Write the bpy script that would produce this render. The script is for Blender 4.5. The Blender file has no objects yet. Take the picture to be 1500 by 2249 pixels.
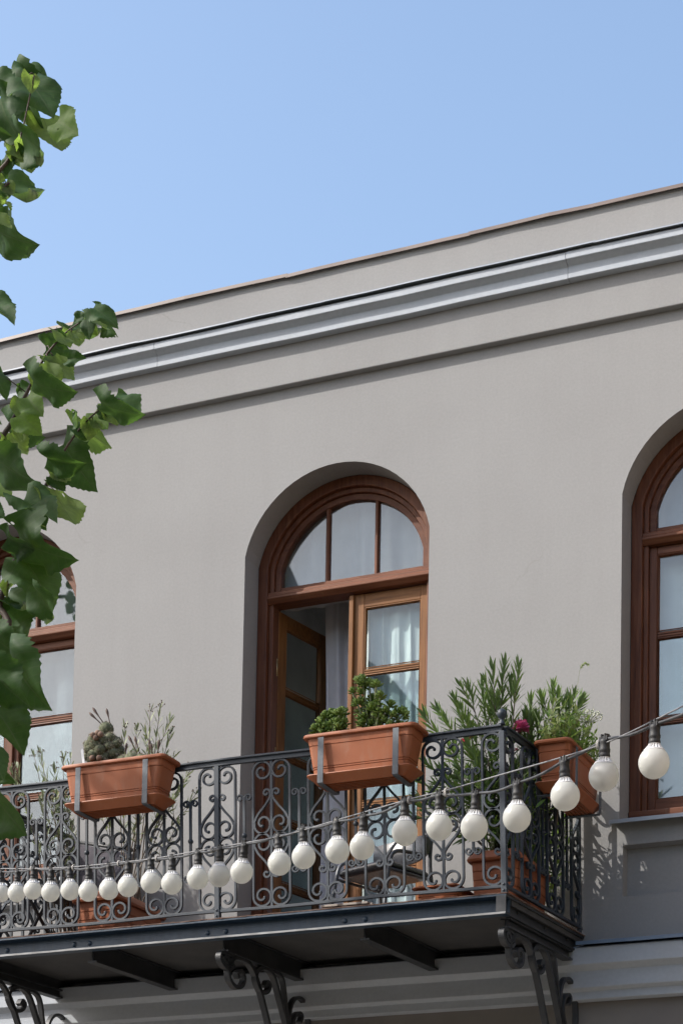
import bpy, bmesh, math, random
from mathutils import Vector, Matrix, noise
random.seed(11)
PI = math.pi
R = math.radians
scene = bpy.context.scene
col = scene.collection

# ------------------------------------------------------------------ camera
cam_d = bpy.data.cameras.new('camera')
cam = bpy.data.objects.new('camera', cam_d)
col.objects.link(cam)
CAM = Vector((4.0, -12.40, 1.60))
right = Vector((0.9136954, 0.40597097, 0.01866238))
up = Vector((0.01267036, -0.07435523, 0.99715132))
fwd = Vector((-0.40620214, 0.91085612, 0.07308183))
m = Matrix((right, up, -fwd)).transposed().to_4x4()
m.translation = CAM
cam.matrix_world = m
cam_d.sensor_fit = 'HORIZONTAL'
cam_d.sensor_width = 36.0
cam_d.lens = 109.797
cam_d.shift_x = 0.0
cam_d.shift_y = 1.10455
cam_d.clip_start = 0.1
cam_d.clip_end = 3000.0
scene.camera = cam

# ------------------------------------------------------------------ sky and sun
SUN_AZ, SUN_EL = R(56.0), R(39.0)          # azimuth measured from the street normal (-y) towards -x
to_sun = Vector((-math.sin(SUN_AZ) * math.cos(SUN_EL), -math.cos(SUN_AZ) * math.cos(SUN_EL), math.sin(SUN_EL)))
world = bpy.data.worlds.new('World')
scene.world = world
world.use_nodes = True
wn = world.node_tree
wn.nodes.clear()
sky = wn.nodes.new('ShaderNodeTexSky')
sky.sky_type = 'NISHITA'
sky.sun_disc = False
sky.sun_elevation = SUN_EL
sky.sun_rotation = math.atan2(to_sun.x, to_sun.y)
sky.altitude = 400.0
sky.air_density = 1.3
sky.dust_density = 4.0
sky.ozone_density = 1.5
bg = wn.nodes.new('ShaderNodeBackground')
bg.inputs['Strength'].default_value = 0.15
wo = wn.nodes.new('ShaderNodeOutputWorld')
wn.links.new(sky.outputs[0], bg.inputs[0])
wn.links.new(bg.outputs[0], wo.inputs[0])
sun_d = bpy.data.lights.new('sun', 'SUN')
sun_d.energy = 2.9
sun_d.angle = R(0.5)
sun_d.color = (1.0, 0.955, 0.89)
sun = bpy.data.objects.new('sun', sun_d)
sun.rotation_euler = (-to_sun).to_track_quat('-Z', 'Y').to_euler()
sun.location = to_sun * 40
col.objects.link(sun)
scene.view_settings.view_transform = 'Standard'
scene.view_settings.look = 'None'
scene.view_settings.exposure = 0.9
scene.view_settings.gamma = 1.0
scene.view_settings.use_curve_mapping = False
scene.render.engine = 'CYCLES'
scene.cycles.max_bounces = 10
scene.cycles.transparent_max_bounces = 16
scene.cycles.caustics_reflective = False
scene.cycles.caustics_refractive = False

# ------------------------------------------------------------------ materials
def new_mat(name):
    m = bpy.data.materials.new(name)
    m.use_nodes = True
    nt = m.node_tree
    return m, nt, nt.nodes['Principled BSDF']

def ramp(nt, fac, stops):
    r = nt.nodes.new('ShaderNodeValToRGB')
    e = r.color_ramp.elements
    e[0].position, e[0].color = stops[0][0], (*stops[0][1], 1)
    e[1].position, e[1].color = stops[-1][0], (*stops[-1][1], 1)
    for p, c in stops[1:-1]:
        k = e.new(p); k.color = (*c, 1)
    nt.links.new(fac, r.inputs[0])
    return r.outputs[0]

def coords(nt, kind='Object', scale=(1, 1, 1)):
    t = nt.nodes.new('ShaderNodeTexCoord')
    mp = nt.nodes.new('ShaderNodeMapping')
    mp.inputs['Scale'].default_value = scale
    nt.links.new(t.outputs[kind], mp.inputs[0])
    return mp.outputs[0]

def noise_tex(nt, vec, scale, detail=4, rough=0.55):
    n = nt.nodes.new('ShaderNodeTexNoise')
    n.inputs['Scale'].default_value = scale
    n.inputs['Detail'].default_value = detail
    n.inputs['Roughness'].default_value = rough
    if vec is not None:
        nt.links.new(vec, n.inputs['Vector'])
    return n.outputs[0]

def bump(nt, p, h, strength, dist):
    b = nt.nodes.new('ShaderNodeBump')
    b.inputs['Strength'].default_value = strength
    b.inputs['Distance'].default_value = dist
    nt.links.new(h, b.inputs['Height'])
    nt.links.new(b.outputs[0], p.inputs['Normal'])

def mixc(nt, fac, a, b, kind='MIX'):
    mx = nt.nodes.new('ShaderNodeMix')
    mx.data_type = 'RGBA'
    mx.blend_type = kind
    for key, v in ((0, fac), (6, a), (7, b)):
        if hasattr(v, 'is_output'):
            nt.links.new(v, mx.inputs[key])
        else:
            mx.inputs[key].default_value = v if key == 0 else (*v, 1)
    return mx.outputs[2]

def simple(name, c0, c1, rough, scale=8, stretch=(1, 1, 1), bs=0.0, bscale=60, bd=0.003, spec=0.5, metal=0.0, lo=0.35, hi=0.65):
    m, nt, p = new_mat(name)
    v = coords(nt, 'Object', stretch)
    nt.links.new(ramp(nt, noise_tex(nt, v, scale), [(lo, c0), (hi, c1)]), p.inputs['Base Color'])
    p.inputs['Roughness'].default_value = rough
    p.inputs['Metallic'].default_value = metal
    p.inputs['Specular IOR Level'].default_value = spec
    if bs:
        bump(nt, p, noise_tex(nt, v, bscale, 3), bs, bd)
    return m

M = {}
# painted render of the facade: faint cloudy mottling, vertical rain streaks and a fine sand grain
m, nt, p = new_mat('painted_render')
v = coords(nt)
n1 = noise_tex(nt, v, 0.9, 6, 0.6)
n2 = noise_tex(nt, coords(nt, 'Object', (5, 5, 0.35)), 1.6, 5, 0.6)
c = ramp(nt, n1, [(0.3, (0.256, 0.253, 0.253)), (0.7, (0.285, 0.283, 0.283))])
c = mixc(nt, ramp(nt, n2, [(0.45, (0, 0, 0)), (0.75, (0.24, 0.24, 0.24))]), c, (0.230, 0.225, 0.224))
vo = nt.nodes.new('ShaderNodeTexVoronoi'); vo.feature = 'DISTANCE_TO_EDGE'; vo.inputs['Scale'].default_value = 0.55
wv = nt.nodes.new('ShaderNodeVectorMath'); wv.operation = 'MULTIPLY_ADD'; wv.inputs[1].default_value = (0.35, 0.35, 0.35)
nz = nt.nodes.new('ShaderNodeTexNoise'); nz.inputs['Scale'].default_value = 3.5; nz.inputs['Detail'].default_value = 6
nt.links.new(v, nz.inputs['Vector']); nt.links.new(nz.outputs['Color'], wv.inputs[0]); nt.links.new(v, wv.inputs[2])
nt.links.new(wv.outputs[0], vo.inputs['Vector'])
crack = ramp(nt, vo.outputs['Distance'], [(0.0, (1, 1, 1)), (0.0035, (0, 0, 0))])
where = ramp(nt, noise_tex(nt, v, 0.8, 3), [(0.56, (0, 0, 0)), (0.66, (0.30, 0.30, 0.30))])
c = mixc(nt, mixc(nt, 1.0, crack, where, 'MULTIPLY'), c, (0.12, 0.11, 0.10))
n3 = noise_tex(nt, v, 55, 3, 0.7)
c = mixc(nt, 0.10, c, ramp(nt, n3, [(0.35, (0.185, 0.177, 0.162)), (0.65, (0.385, 0.370, 0.347))]))
nt.links.new(c, p.inputs['Base Color'])
p.inputs['Roughness'].default_value = 0.9
p.inputs['Specular IOR Level'].default_value = 0.2
bump(nt, p, noise_tex(nt, v, 95, 4, 0.65), 0.22, 0.004)
M['wall'] = m
M['wall_low'] = simple('painted_render_ground_floor', (0.17, 0.155, 0.145), (0.21, 0.195, 0.18), 0.9, 1.5, bs=0.3, bscale=90)
# off-white moulding paint with grime
m, nt, p = new_mat('moulding_paint')
v = coords(nt)
g = ramp(nt, noise_tex(nt, coords(nt, 'Object', (1.2, 3, 6)), 2.2, 6, 0.65), [(0.45, (0.36, 0.39, 0.43)), (0.80, (0.325, 0.343, 0.37))])
nt.links.new(mixc(nt, 0.05, g, ramp(nt, noise_tex(nt, v, 40, 3), [(0.4, (0.3, 0.3, 0.3)), (0.6, (0.7, 0.7, 0.7))])), p.inputs['Base Color'])
p.inputs['Roughness'].default_value = 0.7
bump(nt, p, noise_tex(nt, v, 22, 5, 0.6), 0.12, 0.004)
M['mould'] = m
M['flash'] = simple('zinc_flashing', (0.20, 0.225, 0.255), (0.28, 0.305, 0.335), 0.45, 3, (0.4, 2, 2), bs=0.2, bscale=6, bd=0.01, metal=0.1)
M['flash_blue'] = simple('blue_painted_flashing', (0.070, 0.112, 0.175), (0.112, 0.154, 0.210), 0.45, 6, bs=0.2, bscale=9, bd=0.006)
M['coping'] = simple('brown_coping', (0.085, 0.058, 0.048), (0.14, 0.10, 0.085), 0.5, 5, (0.4, 2, 2), bs=0.2, bscale=5, bd=0.01)

def wood(name, dark, mid, light, rough=0.5, stretch=(14, 14, 0.9), worn=None, coat=0.0):
    m, nt, p = new_mat(name)
    v = coords(nt, 'Object', stretch)
    g = noise_tex(nt, v, 3.2, 8, 0.68)
    c = ramp(nt, g, [(0.32, dark), (0.5, mid), (0.70, light)])
    c2 = noise_tex(nt, coords(nt), 1.8, 4)
    c = mixc(nt, ramp(nt, c2, [(0.4, (0, 0, 0)), (0.72, (0.5, 0.5, 0.5))]), c, dark)
    if worn:
        w = noise_tex(nt, coords(nt, 'Object', (9, 9, 1.6)), 1.5, 7, 0.7)
        c = mixc(nt, ramp(nt, w, [(0.62, (0, 0, 0)), (0.70, (0.7, 0.7, 0.7))]), c, worn)
    nt.links.new(c, p.inputs['Base Color'])
    p.inputs['Roughness'].default_value = rough
    p.inputs['Coat Weight'].default_value = coat
    p.inputs['Specular IOR Level'].default_value = 0.28
    p.inputs['Coat Roughness'].default_value = 0.25
    bump(nt, p, g, 0.25, 0.002)
    return m
M['wood'] = wood('red_brown_varnished_wood', (0.074, 0.023, 0.010), (0.126, 0.043, 0.019), (0.180, 0.068, 0.033), worn=(0.16, 0.075, 0.036))
M['wood_arc'] = wood('red_brown_varnished_wood_arch', (0.074, 0.023, 0.010), (0.126, 0.043, 0.019), (0.180, 0.068, 0.033), stretch=(3, 14, 6))
M['wood_h'] = wood('red_brown_varnished_wood_rail', (0.088, 0.028, 0.012), (0.150, 0.053, 0.025), (0.205, 0.082, 0.042), stretch=(0.9, 14, 14), worn=(0.20, 0.105, 0.06))
M['oak'] = wood('golden_varnished_wood', (0.110, 0.040, 0.009), (0.20, 0.083, 0.023), (0.26, 0.120, 0.040), worn=(0.26, 0.15, 0.075))
M['oak_h'] = wood('golden_varnished_wood_rail', (0.110, 0.040, 0.009), (0.20, 0.083, 0.023), (0.26, 0.120, 0.040), stretch=(0.9, 14, 14), worn=(0.27, 0.16, 0.085))
M['slat'] = wood('weathered_slat', (0.28, 0.23, 0.19), (0.40, 0.35, 0.31), (0.5, 0.46, 0.42), rough=0.8, stretch=(0.9, 14, 14), coat=0)

# terracotta coloured plastic
m, nt, p = new_mat('terracotta_plastic')
v = coords(nt)
c = ramp(nt, noise_tex(nt, v, 3, 5), [(0.3, (0.255, 0.077, 0.031)), (0.7, (0.315, 0.104, 0.044))])
d = noise_tex(nt, coords(nt, 'Object', (8, 8, 2.0)), 2.0, 6, 0.7)
c = mixc(nt, ramp(nt, d, [(0.52, (0, 0, 0)), (0.74, (0.5, 0.5, 0.5))]), c, (0.29, 0.155, 0.10))
c = mixc(nt, ramp(nt, noise_tex(nt, coords(nt, 'Object', (3, 3, 1.2)), 7, 7, 0.75), [(0.62, (0, 0, 0)), (0.72, (0.35, 0.35, 0.35))]), c, (0.34, 0.25, 0.20))
nt.links.new(c, p.inputs['Base Color'])
p.inputs['Roughness'].default_value = 0.5
p.inputs['Specular IOR Level'].default_value = 0.32
bump(nt, p, noise_tex(nt, v, 240, 2), 0.06, 0.001)
M['terra'] = m

# old iron, slate paint over pitted metal, here and there bleached or rusty
m, nt, p = new_mat('slate_painted_iron')
v = coords(nt)
c = ramp(nt, noise_tex(nt, v, 6, 5), [(0.3, (0.018, 0.026, 0.037)), (0.7, (0.034, 0.044, 0.057))])
d = noise_tex(nt, v, 19, 6, 0.7)
c = mixc(nt, ramp(nt, d, [(0.60, (0, 0, 0)), (0.72, (0.5, 0.5, 0.5))]), c, (0.072, 0.080, 0.089))
c = mixc(nt, ramp(nt, noise_tex(nt, v, 11, 5, 0.75), [(0.68, (0, 0, 0)), (0.76, (0.55, 0.55, 0.55))]), c, (0.075, 0.038, 0.022))
nt.links.new(c, p.inputs['Base Color'])
p.inputs['Roughness'].default_value = 0.5
p.inputs['Specular IOR Level'].default_value = 0.45
bump(nt, p, noise_tex(nt, v, 70, 4), 0.3, 0.002)
M['iron'] = m
# same iron on the edge beam: shade's sky blue put into the colour, heavier streaks
m, nt, p = new_mat('slate_iron_beam_skylit')
v = coords(nt)
c = ramp(nt, noise_tex(nt, coords(nt, 'Object', (5, 5, 1.2)), 3, 6, 0.65), [(0.3, (0.014, 0.030, 0.052)), (0.72, (0.030, 0.054, 0.084))])
c = mixc(nt, ramp(nt, noise_tex(nt, coords(nt, 'Object', (16, 10, 2)), 1.6, 6, 0.7), [(0.60, (0, 0, 0)), (0.74, (0.45, 0.45, 0.45))]), c, (0.085, 0.082, 0.080))
nt.links.new(c, p.inputs['Base Color'])
p.inputs['Roughness'].default_value = 0.45
bump(nt, p, noise_tex(nt, v, 45, 5), 0.4, 0.003)
M['beam'] = m
M['lip'] = simple('worn_steel_edge_sunlit', (0.168, 0.168, 0.168), (0.287, 0.294, 0.297), 0.55, 14, (0.6, 1, 3), bs=0.3, bscale=50)  # worn edge, its sunlit brightness put into the colour
M['rust'] = simple('rusty_deck_edge', (0.084, 0.043, 0.030), (0.175, 0.119, 0.095), 0.9, 12, (1, 1, 3), bs=0.7, bscale=45, bd=0.01)
M['under'] = simple('dark_painted_deck_underside', (0.037, 0.037, 0.038), (0.053, 0.052, 0.052), 0.75, 5, bs=0.2)
M['black_iron'] = simple('black_painted_iron', (0.018, 0.020, 0.023), (0.030, 0.032, 0.036), 0.48, 9, bs=0.3, bscale=60)
M['rubber'] = simple('black_rubber', (0.012, 0.012, 0.013), (0.026, 0.026, 0.028), 0.6, 30)
M['cable'] = simple('black_cable', (0.035, 0.036, 0.040), (0.065, 0.066, 0.070), 0.5, 40)
M['wire'] = simple('galvanised_wire', (0.156, 0.156, 0.162), (0.252, 0.252, 0.258), 0.5, 60)
M['cord'] = simple('pale_cord', (0.273, 0.260, 0.247), (0.358, 0.345, 0.325), 0.8, 60)
m, nt, p = new_mat('opal_globe')
v = coords(nt)
c = ramp(nt, noise_tex(nt, v, 14, 4), [(0.35, (0.76, 0.762, 0.73)), (0.65, (0.79, 0.79, 0.76))])
c = mixc(nt, ramp(nt, noise_tex(nt, v, 55, 5, 0.7), [(0.63, (0, 0, 0)), (0.80, (0.35, 0.35, 0.35))]), c, (0.56, 0.52, 0.43))
nt.links.new(c, p.inputs['Base Color'])
p.inputs['Roughness'].default_value = 0.32
tl = nt.nodes.new('ShaderNodeBsdfTranslucent'); nt.links.new(c, tl.inputs['Color'])
mx = nt.nodes.new('ShaderNodeMixShader'); mx.inputs[0].default_value = 0.5
nt.links.new(p.outputs[0], mx.inputs[1]); nt.links.new(tl.outputs[0], mx.inputs[2])
nt.links.new(mx.outputs[0], nt.nodes['Material Output'].inputs['Surface'])
M['globe'] = m
M['collar'] = simple('white_plastic_collar', (0.58, 0.58, 0.58), (0.66, 0.66, 0.66), 0.4, 20)
M['white'] = simple('white_plastic', (0.7, 0.71, 0.72), (0.8, 0.8, 0.8), 0.4, 20)
M['soil'] = simple('potting_soil', (0.035, 0.025, 0.018), (0.08, 0.06, 0.045), 0.95, 40, bs=0.8, bscale=60, bd=0.02)
M['vinyl'] = simple('black_vinyl', (0.022, 0.024, 0.030), (0.045, 0.048, 0.058), 0.26, 12, bs=0.25, bscale=18, bd=0.006, spec=0.7)
M['tube'] = simple('grey_painted_tube', (0.090, 0.099, 0.114), (0.126, 0.135, 0.150), 0.4, 12)
M['dark_cloth'] = simple('faded_dark_cloth', (0.032, 0.028, 0.035), (0.066, 0.059, 0.070), 0.9, 6, bs=0.4, bscale=30, bd=0.01)
M['room'] = simple('interior_plaster', (0.385, 0.370, 0.347), (0.56, 0.54, 0.51), 0.9, 2)
M['room_floor'] = simple('interior_floor', (0.16, 0.09, 0.05), (0.22, 0.13, 0.08), 0.5, 4)
M['brass'] = simple('dull_brass', (0.34, 0.24, 0.11), (0.42, 0.31, 0.17), 0.4, 20, metal=0.8)
M['asphalt'] = simple('street_cobbles', (0.095, 0.089, 0.080), (0.135, 0.127, 0.115), 0.9, 30, bs=0.5, bscale=200)
M['paving'] = simple('paving', (0.27, 0.26, 0.24), (0.36, 0.34, 0.31), 0.85, 6, bs=0.3)
M['bark'] = simple('grey_bark', (0.059, 0.048, 0.038), (0.112, 0.095, 0.081), 0.9, 9, (4, 4, 1), bs=0.7, bscale=20, bd=0.02)
M['twig'] = simple('brown_twig', (0.049, 0.032, 0.025), (0.084, 0.059, 0.045), 0.7, 25, bs=0.3)

# curtains let light through
def cloth(name, c0, c1, trans):
    m, nt, p = new_mat(name)
    nt.nodes.remove(p)
    out = nt.nodes['Material Output']
    v = coords(nt)
    c = ramp(nt, noise_tex(nt, v, 6, 4), [(0.3, c0), (0.7, c1)])
    d = nt.nodes.new('ShaderNodeBsdfDiffuse'); t = nt.nodes.new('ShaderNodeBsdfTranslucent')
    mx = nt.nodes.new('ShaderNodeMixShader'); mx.inputs[0].default_value = trans
    for s in (d, t):
        nt.links.new(c, s.inputs['Color'])
    nt.links.new(d.outputs[0], mx.inputs[1]); nt.links.new(t.outputs[0], mx.inputs[2])
    nt.links.new(mx.outputs[0], out.inputs['Surface'])
    return m
M['curtain'] = cloth('white_sheer_curtain', (0.62, 0.70, 0.71), (0.70, 0.76, 0.76), 0.25)
M['blind'] = cloth('pale_fanlight_curtain', (0.47, 0.48, 0.50), (0.54, 0.55, 0.57), 0.2)
M['drape'] = cloth('grey_drape', (0.62, 0.60, 0.61), (0.70, 0.68, 0.69), 0.25)

# window glass: thin, partly mirror, mostly clear
def glass(name, refl, tint=(0.93, 0.96, 0.96)):
    m, nt, p = new_mat(name)
    nt.nodes.remove(p)
    out = nt.nodes['Material Output']
    lw = nt.nodes.new('ShaderNodeLayerWeight'); lw.inputs['Blend'].default_value = 0.5
    pw = nt.nodes.new('ShaderNodeMath'); pw.operation = 'POWER'; pw.inputs[1].default_value = 5.0      # Schlick
    nt.links.new(lw.outputs['Facing'], pw.inputs[0])
    mul = nt.nodes.new('ShaderNodeMath'); mul.operation = 'MULTIPLY_ADD'; mul.use_clamp = True
    mul.inputs[1].default_value = 0.9; mul.inputs[2].default_value = refl
    nt.links.new(pw.outputs[0], mul.inputs[0])
    g = nt.nodes.new('ShaderNodeBsdfGlossy'); g.inputs['Roughness'].default_value = 0.02
    tr = nt.nodes.new('ShaderNodeBsdfTransparent'); tr.inputs[0].default_value = (*tint, 1)
    mx = nt.nodes.new('ShaderNodeMixShader')
    b = nt.nodes.new('ShaderNodeBump'); b.inputs['Strength'].default_value = 0.05; b.inputs['Distance'].default_value = 0.02
    nt.links.new(noise_tex(nt, coords(nt), 2.5, 1), b.inputs['Height'])
    nt.links.new(b.outputs[0], g.inputs['Normal'])
    nt.links.new(mul.outputs[0], mx.inputs[0]); nt.links.new(tr.outputs[0], mx.inputs[1]); nt.links.new(g.outputs[0], mx.inputs[2])
    nt.links.new(mx.outputs[0], out.inputs['Surface'])
    return m
M['glass'] = glass('window_glass', 0.08)
M['glass_sky'] = glass('sky_mirroring_glass', 0.10)
M['dim'] = cloth('dim_grey_curtain', (0.16, 0.18, 0.20), (0.21, 0.235, 0.26), 0.2)  # curtain colour darkened so the sky reflection stands out in the left panes
M['glass_door'] = glass('door_glass', 0.05)

def leafmat(name, top0, top1, under0, under1, trans, rough=0.45, tcol=None, veins=None):
    m, nt, p = new_mat(name)
    out = nt.nodes['Material Output']
    v = coords(nt)
    oi = nt.nodes.new('ShaderNodeObjectInfo')
    n = noise_tex(nt, v, 9, 4)
    add = nt.nodes.new('ShaderNodeMath'); add.operation = 'MULTIPLY_ADD'
    add.inputs[1].default_value = 0.3; nt.links.new(oi.outputs['Random'], add.inputs[0]); nt.links.new(n, add.inputs[2])
    f = ramp(nt, add.outputs[0], [(0.35, top0), (0.95, top1)])
    b = ramp(nt, add.outputs[0], [(0.35, under0), (0.95, under1)])
    geo = nt.nodes.new('ShaderNodeNewGeometry')
    c = mixc(nt, geo.outputs['Backfacing'], f, b)
    if veins:
        def mt(op, x, y):
            q = nt.nodes.new('ShaderNodeMath'); q.operation = op
            for i, k in enumerate((x, y)):
                if hasattr(k, 'is_output'): nt.links.new(k, q.inputs[i])
                elif k is not None: q.inputs[i].default_value = k
            return q.outputs[0]
        sx = nt.nodes.new('ShaderNodeSeparateXYZ'); nt.links.new(v, sx.inputs[0])
        ax_ = mt('ABSOLUTE', sx.outputs[0], None)
        ph = mt('FRACT', mt('MULTIPLY', mt('SUBTRACT', sx.outputs[1], mt('MULTIPLY', ax_, 0.62)), 8.0), None)
        d_ = mt('ABSOLUTE', mt('SUBTRACT', ph, 0.5), None)
        side = mt('MULTIPLY', mt('LESS_THAN', d_, 0.055), 0.55)
        vein = mt('MAXIMUM', side, mt('LESS_THAN', ax_, 0.011))
        c = mixc(nt, mt('MULTIPLY', vein, 0.75), c, veins)
        c = mixc(nt, ramp(nt, noise_tex(nt, v, 5.5, 6, 0.75), [(0.66, (0, 0, 0)), (0.72, (0.8, 0.8, 0.8))]), c, (0.10, 0.062, 0.028))
        f = mixc(nt, mt('MULTIPLY', vein, 0.35), f, (0.05, 0.09, 0.02))
    nt.links.new(c, p.inputs['Base Color'])
    p.inputs['Roughness'].default_value = rough
    p.inputs['Specular IOR Level'].default_value = 0.35
    t = nt.nodes.new('ShaderNodeBsdfTranslucent')
    if tcol:
        tc = mixc(nt, n, tuple(x * .72 for x in tcol), tuple(x * 1.2 for x in tcol))
        if veins: tc = mixc(nt, mt('MULTIPLY', vein, 0.6), tc, tuple(x * .35 for x in tcol))
        nt.links.new(tc, t.inputs['Color'])
    else:
        nt.links.new(f, t.inputs['Color'])
    mx = nt.nodes.new('ShaderNodeMixShader'); mx.inputs[0].default_value = trans
    nt.links.new(p.outputs[0], mx.inputs[1]); nt.links.new(t.outputs[0], mx.inputs[2])
    if veins:
        vo = nt.nodes.new('ShaderNodeTexVoronoi'); vo.inputs['Scale'].default_value = 3.1
        sh = nt.nodes.new('ShaderNodeVectorMath'); sh.operation = 'ADD'
        rv = nt.nodes.new('ShaderNodeCombineXYZ'); nt.links.new(mt('MULTIPLY', oi.outputs['Random'], 37.0), rv.inputs[0])
        nt.links.new(v, sh.inputs[0]); nt.links.new(rv.outputs[0], sh.inputs[1]); nt.links.new(sh.outputs[0], vo.inputs['Vector'])
        sp = nt.nodes.new('ShaderNodeSeparateColor'); nt.links.new(vo.outputs['Color'], sp.inputs[0])
        hole = mt('LESS_THAN', vo.outputs['Distance'], mt('MULTIPLY', mt('GREATER_THAN', sp.outputs[0], 0.80), mt('MULTIPLY', sp.outputs[1], 0.13)))
        tr = nt.nodes.new('ShaderNodeBsdfTransparent'); m2 = nt.nodes.new('ShaderNodeMixShader')
        nt.links.new(hole, m2.inputs[0]); nt.links.new(mx.outputs[0], m2.inputs[1]); nt.links.new(tr.outputs[0], m2.inputs[2])
        mx = m2
    nt.links.new(mx.outputs[0], out.inputs['Surface'])
    bump(nt, p, noise_tex(nt, coords(nt, 'Object', (1, 1, 1)), 45, 3), 0.25, 0.003)
    return m
M['lime_leaf'] = leafmat('lime_leaf', (0.018, 0.052, 0.016), (0.040, 0.094, 0.026), (0.17, 0.225, 0.135), (0.28, 0.33, 0.225), 0.40, 0.62, (0.12, 0.235, 0.035), (0.12, 0.17, 0.075))
M['crown_leaf'] = leafmat('crown_leaf', (0.018, 0.052, 0.016), (0.036, 0.088, 0.024), (0.085, 0.135, 0.060), (0.15, 0.20, 0.105), 0.25, 0.5, (0.12, 0.235, 0.035))
M['lime_leaf_backlit'] = leafmat('backlit_lime_leaf', (0.050, 0.105, 0.022), (0.085, 0.15, 0.035), (0.12, 0.175, 0.070), (0.18, 0.235, 0.10), 0.60, 0.62, (0.27, 0.42, 0.065), (0.20, 0.26, 0.11))  # brighter leaf copy, a backlit glow put into its colour
M['oleander'] = leafmat('oleander_leaf', (0.080, 0.140, 0.042), (0.155, 0.230, 0.075), (0.11, 0.17, 0.07), (0.17, 0.235, 0.10), 0.30, 0.45, (0.20, 0.32, 0.06))
M['oleander_pale'] = leafmat('pale_oleander_leaf', (0.17, 0.205, 0.115), (0.29, 0.32, 0.20), (0.20, 0.24, 0.15), (0.30, 0.33, 0.22), 0.25, 0.5, (0.26, 0.31, 0.13))
M['fresh'] = leafmat('fresh_green_leaf', (0.13, 0.24, 0.045), (0.23, 0.36, 0.085), (0.18, 0.29, 0.09), (0.26, 0.36, 0.13), 0.35, 0.5, (0.30, 0.46, 0.07))
M['weed'] = leafmat('pale_weed_leaf', (0.25, 0.34, 0.12), (0.40, 0.47, 0.22), (0.30, 0.37, 0.17), (0.42, 0.48, 0.25), 0.35, 0.6, (0.40, 0.50, 0.15))
M['jade'] = leafmat('jade_leaf', (0.14, 0.24, 0.040), (0.27, 0.37, 0.095), (0.16, 0.25, 0.06), (0.25, 0.33, 0.10), 0.22, 0.38, (0.30, 0.42, 0.06))
M['stem_green'] = simple('green_stem', (0.14, 0.17, 0.075), (0.20, 0.22, 0.11), 0.6, 30)
M['stem'] = simple('grey_brown_stem', (0.104, 0.080, 0.060), (0.176, 0.144, 0.112), 0.8, 30)
M['cactus'] = simple('grey_green_cactus', (0.080, 0.090, 0.048), (0.14, 0.15, 0.088), 0.85, 30)
M['spine'] = simple('cactus_spine', (0.34, 0.30, 0.23), (0.50, 0.45, 0.36), 0.8, 30)
M['cactus_old'] = simple('brown_cactus_pup', (0.16, 0.095, 0.065), (0.22, 0.14, 0.10), 0.8, 30)
M['bud'] = simple('brown_cactus_bud', (0.068, 0.044, 0.034), (0.120, 0.080, 0.064), 0.7, 30)
M['pink'] = leafmat('pink_petal', (0.60, 0.075, 0.22), (0.78, 0.20, 0.40), (0.60, 0.075, 0.22), (0.78, 0.20, 0.40), 0.3, 0.6, (0.75, 0.14, 0.32))
M['red'] = leafmat('red_petal', (0.46, 0.03, 0.06), (0.58, 0.09, 0.12), (0.46, 0.03, 0.06), (0.58, 0.09, 0.12), 0.25, 0.6, (0.6, 0.06, 0.1))
M['umbel'] = simple('cream_umbel', (0.60, 0.62, 0.47), (0.72, 0.73, 0.6), 0.8, 40)

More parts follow.
